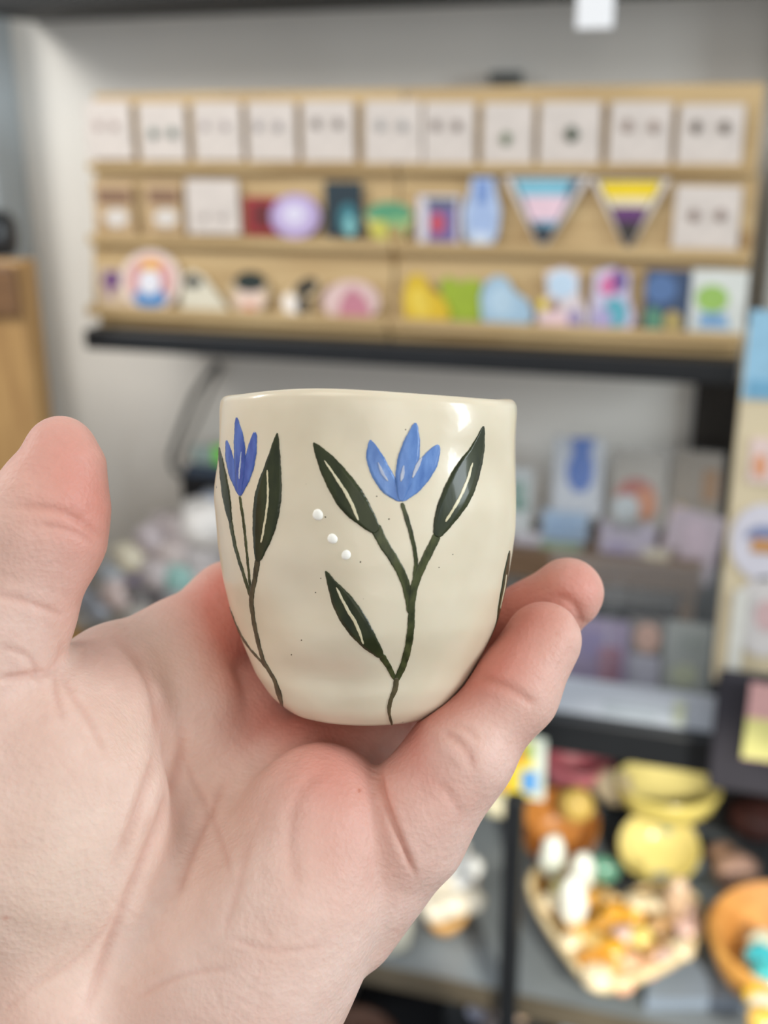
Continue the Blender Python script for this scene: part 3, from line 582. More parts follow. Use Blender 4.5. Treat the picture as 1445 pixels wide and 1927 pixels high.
for i, (x, y, r, c, cn) in enumerate(heap):
    Yh = 1.135-.035*(y-985)/215+.006*(i % 3)
    p = onY(x, y, Yh)
    row = 'top' if y < 1030 else ('middle' if y < 1110 else 'bottom')
    o = MB().rock(p, (r*1.15, r*.9, r*.95), i+50, 11, 8, .14).build('wrapped_soap', M(tuple(min(245, int(q*1.08)) for q in c), .3, .22, 45, coat=.4), None, True)
    tag(o, f'{cn} wrapped soap in the {row} of the heap between thumb and cup', 'soap', f'{cn} soaps in the {row} of the heap')

# added unseen spot at eye height, placed to reach under the black shelf
spot('unseen_rack_spot', tuple(np.array([.45, -.15, 1.50])), tuple(onZ(1075, 1640, .70)), 100, (1.0, .95, .82), 16)
# ------------------------------------------------------------------ the cup
def unit(v): v = np.asarray(v, float); return v/np.linalg.norm(v)
def cpt(px, py, d): return np.array([(px-CX)*d/FPX, (py-CY)*d/FPX, d])
MO = cpt(683, 1328, .262)                    # centre of the foot, camera axes
MA = unit([.020, -.997, -.070])              # cup axis
ME = unit(np.cross(MA, [0, 0, 1.0])); ME = ME if ME[0] > 0 else -ME
MF = np.cross(MA, ME); MF = MF if MF[2] < 0 else -MF       # towards the viewer
MB3 = np.array([ME, MF, MA])
if np.linalg.det(RW @ MB3.T) < 0: ME = ME; 
PH = np.array([0, .0012, .003, .0082, .0151, .022, .030, .0374, .048, .0555, .0645, .0695, .0712, .072])
PR = np.array([.0180, .0196, .0216, .0252, .0283, .0309, .0328, .0338, .0345, .0345, .0343, .0340, .0336, .0330])
def prof(h): return np.interp(h, PHs, PRs)
PHs = np.linspace(0, .072, 400); PRs = np.interp(PHs, PH, PR)
ker = np.hanning(23); ker /= ker.sum(); pad = np.r_[2*PRs[0]-PRs[11:0:-1], PRs, np.full(11, PRs[-1])]
PRs = np.convolve(pad, ker, 'valid')[:400]; PRs[-8:] = np.interp(PHs[-8:], PH, PR)
def gau(x, s): return np.exp(-(x/s)**2)
def wrapa(a): return (a+np.pi) % (2*np.pi)-np.pi
def mug_r(th, h):
    """th: 0 towards +ME (right), pi/2 towards the viewer"""
    b = 1+.006*np.sin(2*th+.7)+.004*np.sin(3*th+1.9+60*h)
    d = 0
    for a, hh, sa, sh, amp in ((115, .030, 15, .007, -.0013), (138, .022, 24, .007, -.0009), (60, .013, 40, .006, -.0006), (112, .0115, 26, .005, -.0015), (98, .062, 9, .005, -.0005), (74, .040, 12, .014, .0004),
                               (40, .030, 14, .010, -.0006), (36, .055, 10, .006, -.0005), (18, .043, 8, .005, .0004), (8, .060, 9, .008, -.0006), (165, .050, 9, .006, .0004), (172, .060, 8, .006, -.0006), (52, .060, 12, .006, -.0004), (88, .024, 13, .008, .0004),
                               (230, .04, 25, .012, -.0008), (300, .03, 25, .012, -.0008)):
        d = d+amp*gau(wrapa(th-math.radians(a)), math.radians(sa))*gau(h-hh, sh)
    d = d*1.5 + .00012*np.sin(9*th+140*h)*np.sin(5*th-210*h+1)
    return prof(h)*b+d
def rim_h(th):   # uneven lip
    return .0004*np.sin(2*th+.4)+.0005*np.sin(3*th+2.2)+.00045*gau(wrapa(th-math.radians(112)), .5)-.0006*gau(wrapa(th-math.radians(22)), .5)
def mugP(r, th, h):
    hh = h+rim_h(th)*np.clip((h-.045)/.027, 0, 1)**2
    return MO+np.multiply.outer(r*np.cos(th), ME)+np.multiply.outer(r*np.sin(th), MF)+np.multiply.outer(hh, MA)
MUGW = c2w(MO)
ML = RW @ MB3.T                              # cup-local -> world
if np.linalg.det(ML) < 0: ML[:, 0] *= -1
mug = thing('ceramic_cup', tuple(MUGW), 'hand-made cream ceramic cup painted with blue tulips, held on the palm', 'cup')
mug.rotation_euler = Matrix(ML.tolist()).to_euler()
bpy.context.view_layer.update()
def to_mug(P):   # camera axes -> cup local
    return (c2w(P)-MUGW) @ ML
def meshobj(name, V, F, mat, parent=None, local=None, smooth=True):
    me = bpy.data.meshes.new(name); V = np.asarray(V, float)
    me.from_pydata(V.tolist(), [], [tuple(map(int, q)) for q in F]); me.materials.append(mat)
    import bmesh
    bm = bmesh.new(); bm.from_mesh(me); bmesh.ops.recalc_face_normals(bm, faces=bm.faces); bm.to_mesh(me); bm.free()
    me.polygons.foreach_set('use_smooth', [smooth]*len(me.polygons))
    ob = bpy.data.objects.new(name, me); scn.collection.objects.link(ob)
    if parent is not None: ob.parent = parent
    return ob
# cream glaze
cm = bpy.data.materials.new('cream_glaze'); cm.use_nodes = True; nt = cm.node_tree; b = nt.nodes['Principled BSDF']
tc = nt.nodes.new('ShaderNodeTexCoord')
nz = nt.nodes.new('ShaderNodeTexNoise'); nz.inputs['Scale'].default_value = 42; nz.inputs['Detail'].default_value = 3; nt.links.new(tc.outputs['Object'], nz.inputs['Vector'])
rp = nt.nodes.new('ShaderNodeValToRGB'); e = rp.color_ramp.elements; e[0].position = .32; e[0].color = (*lin((210, 197, 170)), 1); e[1].position = .68; e[1].color = (*lin((222, 211, 187)), 1)
nt.links.new(nz.outputs['Fac'], rp.inputs[0])
vo = nt.nodes.new('ShaderNodeTexVoronoi'); vo.inputs['Scale'].default_value = 330; nt.links.new(tc.outputs['Object'], vo.inputs['Vector'])
wn = nt.nodes.new('ShaderNodeSeparateColor'); nt.links.new(vo.outputs['Color'], wn.inputs[0])
lt = nt.nodes.new('ShaderNodeMath'); lt.operation = 'LESS_THAN'; nt.links.new(vo.outputs['Distance'], lt.inputs[0])
g1 = nt.nodes.new('ShaderNodeMath'); g1.operation = 'MULTIPLY_ADD'; nt.links.new(wn.outputs[0], g1.inputs[0]); g1.inputs[1].default_value = 1.4; g1.inputs[2].default_value = -1.28
nt.links.new(g1.outputs[0], lt.inputs[1])
mx = nt.nodes.new('ShaderNodeMixRGB'); nt.links.new(lt.outputs[0], mx.inputs[0]); nt.links.new(rp.outputs[0], mx.inputs[1]); mx.inputs[2].default_value = (*lin((120, 100, 70)), 1)
nt.links.new(mx.outputs[0], b.inputs['Base Color'])
b.inputs['Roughness'].default_value = .3; b.inputs['Coat Weight'].default_value = .28; b.inputs['Coat Roughness'].default_value = .06; b.inputs['Specular IOR Level'].default_value = .45
b.inputs['Subsurface Weight'].default_value = .08; b.inputs['Subsurface Scale'].default_value = .004
n2 = nt.nodes.new('ShaderNodeTexNoise'); n2.inputs['Scale'].default_value = 240; n2.inputs['Detail'].default_value = 2; nt.links.new(tc.outputs['Object'], n2.inputs['Vector'])
bp = nt.nodes.new('ShaderNodeBump'); bp.inputs['Strength'].default_value = .12; bp.inputs['Distance'].default_value = .0006; nt.links.new(n2.outputs['Fac'], bp.inputs['Height']); nt.links.new(bp.outputs[0], b.inputs['Normal']); nt.links.new(bp.outputs[0], b.inputs['Coat Normal'])
NT = 288
th = np.linspace(0, 2*np.pi, NT, endpoint=False)
rings = [mugP(mug_r(th, 0*th)*.9, th, 0*th+.0012), mugP(mug_r(th, 0*th)*.93, th, 0*th)]
for h in np.r_[np.linspace(0, .070, 120)]: rings.append(mugP(mug_r(th, 0*th+h), th, 0*th+h))
WT = .0036
for a in np.linspace(0, 180, 13)[1:]:
    a = math.radians(a); r0 = mug_r(th, 0*th+.070); rings.append(mugP(r0-WT/2+WT/2*math.cos(a), th, 0*th+.070+.0021*math.sin(a)))
for h in np.linspace(.066, .008, 30): rings.append(mugP(mug_r(th, 0*th+h)-WT, th, 0*th+h))
rings.append(mugP(mug_r(th, 0*th)*.7, th, 0*th+.005))
V = to_mug(np.concatenate(rings)); F = []
for k in range(len(rings)-1):
    i = np.arange(NT); j = (i+1) % NT; F += np.stack([k*NT+i, k*NT+j, (k+1)*NT+j, (k+1)*NT+i], 1).tolist()
F.append(list(range(NT))); F.append(list(range((len(rings)-1)*NT, len(rings)*NT)))
meshobj('cup_body', V, F, cm, mug)
# cast image points on to the wall of the cup
def hit(P):
    P = np.asarray(P, float); D = np.stack([(P[:, 0]-CX)/FPX, (P[:, 1]-CY)/FPX, np.ones(len(P))], 1)
    ts = np.linspace(.215, .268, 260)
    def Fn(t):
        X = D*t[:, None]-MO; x, y, z = X@ME, X@MF, X@MA; a = np.arctan2(y, x)
        hh = np.clip(z-rim_h(a)*np.clip((z-.045)/.027, 0, 1)**2, 0, .072)
        return np.hypot(x, y)-mug_r(a, hh), a, hh
    vals = np.stack([Fn(np.full(len(P), t))[0] for t in ts]); neg = vals < 0
    k = np.where(neg.any(0), neg.argmax(0), np.argmin(vals, 0)); anyn = neg.any(0)
    hi = ts[k]; lo = ts[np.maximum(k-1, 0)]
    for _ in range(16):
        mid = (lo+hi)/2; f = Fn(mid)[0]; lo = np.where(anyn & (f > 0), mid, lo); hi = np.where(anyn & (f > 0), hi, mid) if True else hi
    t = np.where(anyn, hi, ts[k]); _, a, hh = Fn(t); return a, hh
def onmug(a, h, off):
    e_ = 1e-4; dr = (mug_r(a, np.clip(h+e_, 0, .072))-mug_r(a, np.clip(h-e_, 0, .072)))/(2*e_)
    r = mug_r(a, h); nrm = np.cos(a)[:, None]*ME+np.sin(a)[:, None]*MF-dr[:, None]*MA; nrm /= np.linalg.norm(nrm, axis=1)[:, None]
    return mugP(r, a, h)+nrm*off
def to_px(p): p = np.asarray(p, float); return np.stack([380+p[:, 0]/2.3306, 700+p[:, 1]/2.33], 1)
def spline(P, W, n):
    P = np.asarray(P, float); s = np.r_[0, np.cumsum(np.linalg.norm(np.diff(P, axis=0), axis=1))]; s /= s[-1]
    A = np.column_stack([P, W]); m = np.gradient(A, s, axis=0) if len(P) > 2 else np.repeat((A[1:]-A[:1]), 2, 0)
    u = np.linspace(0, 1, n); k = np.clip(np.searchsorted(s, u, 'right')-1, 0, len(s)-2); d = s[k+1]-s[k]; t = ((u-s[k])/d)[:, None]; d = d[:, None]
    return (2*t**3-3*t**2+1)*A[k]+(t**3-2*t**2+t)*d*m[k]+(-2*t**3+3*t**2)*A[k+1]+(t**3-t**2)*d*m[k+1]
def stroke(name, P, W, mat, lvl=1, parent=None, n=None, m=6, rough=.6, wrap=False):
    if wrap: P = np.array([(-math.radians(a_)*.0335*8000, -h_*8) for a_, h_ in P]); W = np.asarray(W, float)*8     # angle round the cup, height in mm
    else: P = to_px(P); W = np.asarray(W, float)/2.33
    L = np.linalg.norm(np.diff(P, axis=0), axis=1).sum(); n = n or max(8, int(L/2.2))
    S = spline(P, W, n); C = S[:, :2]; w_ = np.maximum(S[:, 2], 1.2)
    rr = random.Random(int(P[0, 0]*13+P[0, 1])); ph = [rr.uniform(0, 6) for _ in range(6)]
    T = np.gradient(C, axis=0); T /= np.linalg.norm(T, axis=1)[:, None]; N = np.stack([-T[:, 1], T[:, 0]], 1)
    s = np.arange(n)*L/n
    wl = w_*.5+rough*(.5*np.sin(s*.23+ph[0])+.35*np.sin(s*.61+ph[1])+.25*np.sin(s*1.3+ph[2])); wr = w_*.5+rough*(.5*np.sin(s*.19+ph[3])+.35*np.sin(s*.55+ph[4])+.25*np.sin(s*1.21+ph[5]))
    wl = np.maximum(wl, .5); wr = np.maximum(wr, .5)
    # round the ends
    for w1 in (wl, wr):
        for i in range(3): w1[i] *= (.45, .75, .92)[i]; w1[-1-i] *= (.45, .75, .92)[i]
    G = []
    for j in range(m+1):
        u = j/m*2-1; G.append(C+N*(np.where(u > 0, wr*u, wl*u))[:, None])
    G = np.stack(G, 1).reshape(-1, 2)
    if wrap: a, h = -G[:, 0]/(.0335*8000), -G[:, 1]/8000
    else: a, h = hit(G)
    off = .00007*lvl+.00003
    prof_ = np.tile(np.r_[0, np.ones(m-1), 0], n)
    top = onmug(a, h, off*1.0); edge = onmug(a, h, -.0002)
    V = to_mug(np.concatenate([top, edge])); K = n*(m+1); F = []
    for i in range(n-1):
        for j in range(m):
            q = i*(m+1)+j; F.append((q, q+1, q+m+2, q+m+1))
        for j in (0, m):
            q = i*(m+1)+j; F.append((q, q+m+1, q+m+1+K, q+K))
    for i in (0, n-1):
        for j in range(m):
            q = i*(m+1)+j; F.append((q, q+1, q+1+K, q+K))
    return meshobj(name, V, F, mat, parent or mug)
def glaze(a, b_, sc, ro=.3, c3=None):
    m = bpy.data.materials.new('glaze'); m.use_nodes = True; nt = m.node_tree; bb = nt.nodes['Principled BSDF']
    tc = nt.nodes.new('ShaderNodeTexCoord'); mp = nt.nodes.new('ShaderNodeMapping'); mp.inputs['Scale'].default_value = (1, 1, .35)
    nz = nt.nodes.new('ShaderNodeTexNoise'); nz.inputs['Scale'].default_value = sc; nz.inputs['Detail'].default_value = 5
    rp = nt.nodes.new('ShaderNodeValToRGB'); e = rp.color_ramp.elements; e[0].position = .34; e[0].color = (*lin(a), 1); e[1].position = .62; e[1].color = (*lin(b_), 1)
    if c3: q = e.new(.74); q.color = (*lin(c3), 1)
    nt.links.new(tc.outputs['Object'], mp.inputs[0]); nt.links.new(mp.outputs[0], nz.inputs['Vector']); nt.links.new(nz.outputs['Fac'], rp.inputs[0]); nt.links.new(rp.outputs[0], bb.inputs['Base Color'])
    bb.inputs['Roughness'].default_value = ro; bb.inputs['Coat Weight'].default_value = .18; bb.inputs['Coat Roughness'].default_value = .07; bb.inputs['Specular IOR Level'].default_value = .25
    bp = nt.nodes.new('ShaderNodeBump'); bp.inputs['Strength'].default_value = .25; bp.inputs['Distance'].default_value = .0004; nt.links.new(nz.outputs['Fac'], bp.inputs['Height']); nt.links.new(bp.outputs[0], bb.inputs['Normal'])
    return m
blue = glaze((80, 114, 172), (108, 142, 196), 420, .25, (146, 170, 210)); blued = glaze((56, 78, 150), (82, 108, 178), 420, .3)
green = glaze((33, 40, 20), (50, 56, 28), 300, .38); olive = glaze((42, 48, 24), (72, 77, 44), 700, .34); oliv2 = glaze((58, 54, 36), (88, 80, 56), 700, .4)
creamv = glaze((206, 196, 160), (222, 214, 184), 200, .35); streak = glaze((150, 164, 196), (196, 196, 198), 300, .35); whited = glaze((240, 238, 226), (248, 246, 238), 100, .4)
# middle tulip
fl = stroke('petal', [(738, 298), (752, 360), (785, 440), (828, 510), (872, 566)], [14, 66, 86, 74, 18], blue, 1)
stroke('petal', [(1036, 320), (1000, 388), (958, 452), (915, 512), (874, 566)], [22, 74, 84, 66, 18], blue, 1.6)
p = stroke('petal', [(936, 224), (922, 300), (903, 390), (884, 480), (872, 566)], [16, 66, 92, 72, 18], blue, 2.2)
stroke('petal_streak', [(772, 396), (790, 440), (815, 478)], [6, 12, 6], streak, 3)
stroke('petal_streak', [(884, 410), (878, 450), (872, 480)], [8, 15, 7], streak, 3.4)
stroke('petal_streak', [(962, 376), (940, 420), (922, 464)], [8, 16, 8], streak, 3.4)
stroke('stem', [(876, 574), (900, 650), (924, 740), (938, 830), (934, 890), (928, 950)], [18, 20, 18, 17, 18, 18], olive, 1.2)
stroke('stem', [(1035, 708), (1002, 775), (962, 858), (930, 945), (920, 1020), (917, 1100), (905, 1200), (880, 1290), (852, 1352)], [34, 36, 34, 32, 28, 30, 30, 28, 24], olive, 1.4)
stroke('stem', [(756, 672), (796, 752), (846, 830), (884, 905), (904, 980), (914, 1060)], [50, 44, 40, 38, 34, 28], olive, 1.0)
stroke('stem', [(852, 1340), (848, 1385), (830, 1430), (820, 1480), (834, 1552)], [24, 22, 18, 15, 7], oliv2, 1.7)
stroke('stem', [(786, 1240), (818, 1292), (850, 1352)], [32, 24, 20], olive, 1.0)
lf = stroke('leaf', [(490, 310), (540, 385), (600, 478), (662, 570), (722, 645), (768, 700)], [12, 72, 112, 122, 84, 40], green, 2); stroke('leaf_vein', [(538, 388), (592, 468), (642, 548), (668, 604), (686, 650)], [5, 11, 14, 13, 8], creamv, 3, lf)
lf = stroke('leaf', [(1234, 238), (1206, 340), (1162, 438), (1118, 536), (1068, 632), (1028, 722)], [8, 62, 112, 126, 96, 36], green, 2); stroke('leaf_vein', [(1184, 398), (1166, 462), (1126, 556), (1066, 656)], [6, 11, 12, 9], creamv, 3, lf)
lf = stroke('leaf', [(542, 872), (566, 920), (612, 1000), (668, 1090), (726, 1172), (790, 1248)], [10, 36, 88, 104, 80, 30], green, 2); stroke('leaf_vein', [(590, 944), (636, 1036), (678, 1108), (708, 1190)], [7, 12, 13, 8], creamv, 3, lf)
# left tulip
stroke('petal', [(109, 300), (122, 380), (142, 460), (166, 540)], [10, 34, 36, 12], blued, 1)
stroke('petal', [(233, 264), (220, 345), (198, 440), (168, 542)], [16, 40, 46, 12], blued, 1.6)
stroke('petal', [(153, 200), (164, 300), (168, 420), (167, 542)], [8, 42, 44, 12], blued, 2.2)
stroke('petal_streak', [(176, 350), (170, 410), (166, 470)], [4, 6, 4], streak, 3)
stroke('stem', [(166, 545), (182, 650), (198, 800), (214, 960)], [10, 10, 9, 9], olive, 1.2)
lf = stroke('leaf', [(76, 330), (92, 440), (110, 560), (126, 660)], [6, 26, 32, 14], green, 1.5)
stroke('stem', [(124, 645), (148, 770), (184, 890), (214, 985)], [15, 13, 12, 12], olive, 1.3)
lf = stroke('leaf', [(331, 268), (314, 400), (292, 540), (272, 690), (246, 830)], [8, 64, 114, 96, 24], green, 2); stroke('leaf_vein', [(289, 430), (291, 560), (278, 660), (262, 748)], [5, 8, 8, 8], creamv, 3, lf)
stroke('stem', [(246, 815), (234, 900), (218, 985), (226, 1080), (244, 1170), (272, 1268), (318, 1350), (342, 1424), (354, 1470)], [24, 20, 20, 16, 16, 14, 15, 20, 6], oliv2, 1.4)
stroke('stem', [(118, 1030), (152, 1116), (198, 1196), (262, 1272), (284, 1300)], [8, 8, 8, 8, 7], oliv2, 1.2)
lf = stroke('leaf', [(21, 38.5), (19, 33), (16, 27), (12, 20.5)], [.8, 4.2, 4.6, 1.2], green, 1.5, wrap=True); stroke('leaf_vein', [(19, 33), (17, 29), (15, 25)], [.5, .8, .5], creamv, 2.5, lf, wrap=True)
stroke('stem', [(12, 20.8), (6, 15), (2, 10)], [1.3, 1.1, .9], oliv2, 1.2, wrap=True)
# raised white dots and iron specks
def blob(name, x, y, r, mat, hgt, nr=6):
    q = to_px([(x, y)])[0]; r = r/2.33; G = [(q[0], q[1])]; H = [1.0]
    for k in range(1, nr+1):
        for i in range(20):
            t = 2*math.pi*i/20; w1 = 1+.05*math.sin(2*t+x)+.03*math.sin(3*t); G.append((q[0]+r*k/nr*math.cos(t)*w1, q[1]+r*k/nr*math.sin(t)*w1)); H.append(math.sqrt(max(0, 1-(k/nr)**2)))
    a, h = hit(G); V = to_mug(onmug(a, h, (np.array(H)*hgt-.00005)[:, None])); F = [(0, 1+i, 1+(i+1) % 20) for i in range(20)]
    for k in range(nr-1):
        b0 = 1+k*20
        for i in range(20): F.append((b0+i, b0+20+i, b0+20+(i+1) % 20, b0+(i+1) % 20))
    return meshobj(name, V, F, mat, mug)
for x, y, r in ((508, 626, 25), (572, 731, 23), (632, 802, 22)): blob('glaze_dot', x, y, r, whited, .00045)
for x, y, r in ((541, 636, 5), (695, 833, 5), (820, 645, 5), (1040, 857, 4), (498, 967, 4), (893, 253, 4), (766, 545, 4), (521, 905, 3.5), (392, 1240, 4), (436, 1176, 4), (1100, 800, 3.5)): blob('iron_speck', x, y, r, oliv2, .0001, 2)
# ------------------------------------------------------------------ the hand (one continuous surface grown from a distance field)
HV = .00085
lo = np.array([-.125, -.030, .188]); hi_ = np.array([.060, .185, .335])
nx, ny, nz_ = [int(q) for q in np.ceil((hi_-lo)/HV)]
gx = (lo[0]+HV*np.arange(nx)).astype(np.float32); gy = (lo[1]+HV*np.arange(ny)).astype(np.float32); gz = (lo[2]+HV*np.arange(nz_)).astype(np.float32)
def newfield(): return np.full((nx, ny, nz_), .05, np.float32)
def region(a, m):
    s = []
    for g, c0, c1 in zip((gx, gy, gz), a[0]-m, a[1]+m):
        i0 = max(0, int(np.searchsorted(g, c0))); i1 = min(len(g), int(np.searchsorted(g, c1))); s.append(slice(i0, max(i1, i0)))
    return tuple(s)
def smin(a, b, k):
    h = np.clip(.5+.5*(b-a)/k, 0, 1); return b*(1-h)+a*h-k*h*(1-h)
def cone(Fd, a, b, ra, rb, k, flat_=1.0):
    a = np.asarray(a); b = np.asarray(b); R_ = max(ra, rb)
    s = region((np.minimum(a, b)-R_, np.maximum(a, b)+R_), .012+k)
    X = gx[s[0]][:, None, None]-a[0]; Y = gy[s[1]][None, :, None]-a[1]; Z = gz[s[2]][None, None, :]-a[2]
    d = b-a; L = d@d
    t = np.clip((X*d[0]+Y*d[1]+Z*d[2])/L, 0, 1)
    D = np.sqrt((X-t*d[0])**2+(Y-t*d[1])**2+((Z-t*d[2])*flat_)**2)-(ra+(rb-ra)*t)
    Fd[s] = smin(Fd[s], D.astype(np.float32), k)
def ell(Fd, c, r, k, rot=0.0, sub=False):
    c = np.asarray(c); r = np.asarray(r); s = region((c-r.max(), c+r.max()), .012+k)
    X = gx[s[0]][:, None, None]-c[0]; Y = gy[s[1]][None, :, None]-c[1]; Z = gz[s[2]][None, None, :]-c[2]
    cs, sn = math.cos(rot), math.sin(rot); U = X*cs+Y*sn; V_ = -X*sn+Y*cs
    q = np.sqrt((U/r[0])**2+(V_/r[1])**2+(Z/r[2])**2); q2 = np.sqrt((U/r[0]**2)**2+(V_/r[1]**2)**2+(Z/r[2]**2)**2)+1e-9
    D = (q*(q-1)/q2).astype(np.float32)
    if sub: Fd[s] = -smin(-Fd[s], D, k)
    else: Fd[s] = smin(Fd[s], D, k)
def chain(Fd, pts, k):
    """pts: (px, py, depth of the centre, radius in px)"""
    for p, q in zip(pts[:-1], pts[1:]): cone(Fd, cpt(*p[:3]), cpt(*q[:3]), p[3]*p[2]/FPX, q[3]*q[2]/FPX, k)
H = newfield()
# palm: four rays and the heel
chain(H, [(20, 2350, .236, 170), (100, 1900, .242, 150), (320, 1320, .276, 92)], .006)
chain(H, [(220, 2400, .238, 160), (300, 1900, .247, 130), (440, 1380, .279, 98)], .008)
chain(H, [(270, 2400, .238, 165), (385, 1900, .248, 130), (560, 1480, .272, 100)], .010)
chain(H, [(270, 2400, .238, 165), (440, 1900, .246, 126), (640, 1590, .258, 108)], .010)
# mounds
ell(H, cpt(55, 1555, .243), np.array([.030, .035, .022]), .008, .25)             # thenar
ell(H, cpt(512, 1770, .244), np.array([.0195, .034, .019]), .016, .45)             # hypothenar
ell(H, cpt(600, 1545, .2515), np.array([.0165, .0175, .0165]), .005, .3)             # pad under the little finger
ell(H, cpt(330, 1330, .268), np.array([.016, .016, .013]), .006)                  # pad under the index finger
ell(H, cpt(210, 1330, .252), np.array([.012, .012, .010]), .006)                 # web pad
# web
chain(H, [(85, 1320, .249, 78), (210, 1268, .262, 84), (330, 1226, .275, 94)], .006)
# index, middle, ring behind the cup
chain(H, [(330, 1236, .275, 96), (440, 1146, .287, 86), (590, 1085, .3085, 78), (740, 1075, .311, 72), (830, 1085, .306, 64)], .004)
chain(H, [(450, 1330, .282, 94), (560, 1250, .302, 82), (740, 1180, .312, 76), (860, 1160, .300, 66)], .0035)
chain(H, [(590, 1440, .272, 96), (745, 1395, .2815, 84), (900, 1255, .283, 76), (1000, 1172, .277, 72), (1068, 1116, .2725, 67)], .004)
# thumb
T = newfield()
chain(T, [(-60, 1560, .240, 190), (-35, 1290, .243, 128), (12, 1160, .2415, 116), (80, 1000, .2405, 112), (100, 935, .2405, 94), (116, 868, .2415, 68), (114, 838, .242, 50)], .005)
H = smin(H, T, .0035)
# little finger, folded against the pad
P_ = newfield()
chain(P_, [(640, 1720, .254, 118), (765, 1555, .2515, 112), (868, 1418, .2505, 92), (966, 1300, .2535, 80), (1022, 1205, .258, 73)], .0035)
chain(P_, [(868, 1424, .2490, 84), (800, 1510, .2485, 90)], .004)
H = smin(H, P_, .0016)
# forearm
W_ = newfield()
chain(H, [(240, 2240, .237, 190), (220, 2600, .236, 190)], .02)
# press the cup into it
s = region((MO-.05, MO+.05+MA*0), .03)
s = region((np.array([-.055, -.04, .215]), np.array([.05, .06, .31])), 0)
Xg = np.stack(np.meshgrid(gx[s[0]], gy[s[1]], gz[s[2]], indexing='ij'), -1).astype(np.float64)-MO
xm, ym, zm = Xg@ME, Xg@MF, Xg@MA
Dm = np.maximum(np.hypot(xm, ym)-prof(np.clip(zm, 0, .072))*1.002, -zm)*.92
Dm = np.where(zm > .075, .05, Dm).astype(np.float32)
H[s] = -smin(-H[s], Dm-.0001, .0007)
del Xg, xm, ym, zm
def nets(D):
    S = D < 0; c = np.zeros((nx-1, ny-1, nz_-1), np.uint8)
    for i in (0, 1):
        for j in (0, 1):
            for k in (0, 1): c += S[i:nx-1+i, j:ny-1+j, k:nz_-1+k]
    act = (c > 0) & (c < 8); I = np.argwhere(act); idx = np.full(act.shape, -1, np.int64); idx[act] = np.arange(len(I))
    acc = np.zeros((len(I), 3)); cnt = np.zeros(len(I))
    co = [(i, j, k) for i in (0, 1) for j in (0, 1) for k in (0, 1)]
    for a in co:
        for b_ in co:
            if a < b_ and sum(abs(x-y) for x, y in zip(a, b_)) == 1:
                da = D[I[:, 0]+a[0], I[:, 1]+a[1], I[:, 2]+a[2]].astype(float); db = D[I[:, 0]+b_[0], I[:, 1]+b_[1], I[:, 2]+b_[2]].astype(float)
                m = (da < 0) != (db < 0); t = np.where(m, da/np.where(m, da-db, 1), 0)
                p = np.array(a)+t[:, None]*(np.array(b_)-np.array(a)); acc += p*m[:, None]; cnt += m
    V = lo+HV*(I+acc/cnt[:, None]); Fs = []
    for ax in range(3):
        sl0 = [slice(None)]*3; sl1 = [slice(None)]*3; sl0[ax] = slice(0, -1); sl1[ax] = slice(1, None)
        A = S[tuple(sl0)]; B = S[tuple(sl1)]; E_ = np.argwhere(A != B); u, v = [q for q in range(3) if q != ax]
        ok = (E_[:, u] > 0) & (E_[:, v] > 0) & (E_[:, u] < D.shape[u]-1) & (E_[:, v] < D.shape[v]-1); E_ = E_[ok]
        def g(du, dv):
            q = E_.copy(); q[:, u] -= du; q[:, v] -= dv; return idx[q[:, 0], q[:, 1], q[:, 2]]
        Q = np.stack([g(1, 1), g(0, 1), g(0, 0), g(1, 0)], 1)
        ins = A[E_[:, 0], E_[:, 1], E_[:, 2]]; fl_ = ins if ax != 1 else ~ins
        Q[~fl_] = Q[~fl_][:, ::-1]; Fs.append(Q)
    return V, np.concatenate(Fs)
V, Fq = nets(H); Fq = Fq[(Fq >= 0).all(1)]
def smooth(V, Fq, it, lam=.5):
    E_ = np.concatenate([Fq[:, [0, 1]], Fq[:, [1, 2]], Fq[:, [2, 3]], Fq[:, [3, 0]]]); n = len(V)
    deg = np.bincount(E_.ravel(), minlength=n).astype(float)[:, None]; deg[deg == 0] = 1
    for i in range(it):
        A = np.stack([np.bincount(E_[:, 0], V[E_[:, 1], q], n)+np.bincount(E_[:, 1], V[E_[:, 0], q], n) for q in range(3)], 1)/deg
        V = V+(A-V)*(lam if i % 2 == 0 else -lam*.96)
    return V
V = smooth(V, Fq, 8)
def subdivide(V, Fq):   # linear split, then relaxed
    E_ = np.sort(np.concatenate([Fq[:, [0, 1]], Fq[:, [1, 2]], Fq[:, [2, 3]], Fq[:, [3, 0]]]), 1)
    U, inv = np.unique(E_, axis=0, return_inverse=True); inv = inv.ravel(); n = len(V); m = len(Fq)
    Vm = V[U].mean(1); Vf = V[Fq].mean(1); e = [n+inv[i*m:(i+1)*m] for i in range(4)]; f = n+len(U)+np.arange(m)
    Fn_ = np.concatenate([np.stack([Fq[:, i], e[i], f, e[i-1]], 1) for i in range(4)])
    return np.concatenate([V, Vm, Vf]), Fn_
V, Fq = subdivide(V, Fq); V = smooth(V, Fq, 5)
def vnorm(V, Fq):
    fn = np.cross(V[Fq[:, 2]]-V[Fq[:, 0]], V[Fq[:, 3]]-V[Fq[:, 1]]); N = np.stack([np.bincount(Fq.ravel(), np.repeat(fn[:, q], 4), len(V)) for q in range(3)], 1)
    return N/(np.linalg.norm(N, axis=1)[:, None]+1e-12)
N = vnorm(V, Fq)
if (N*(V-V.mean(0))).sum() < 0: Fq = Fq[:, ::-1]; N = -N
PX = np.stack([V[:, 0]/V[:, 2]*FPX+CX, V[:, 1]/V[:, 2]*FPX+CY], 1)
front = np.clip(-N[:, 2]*2.5+.3, 0, 1)
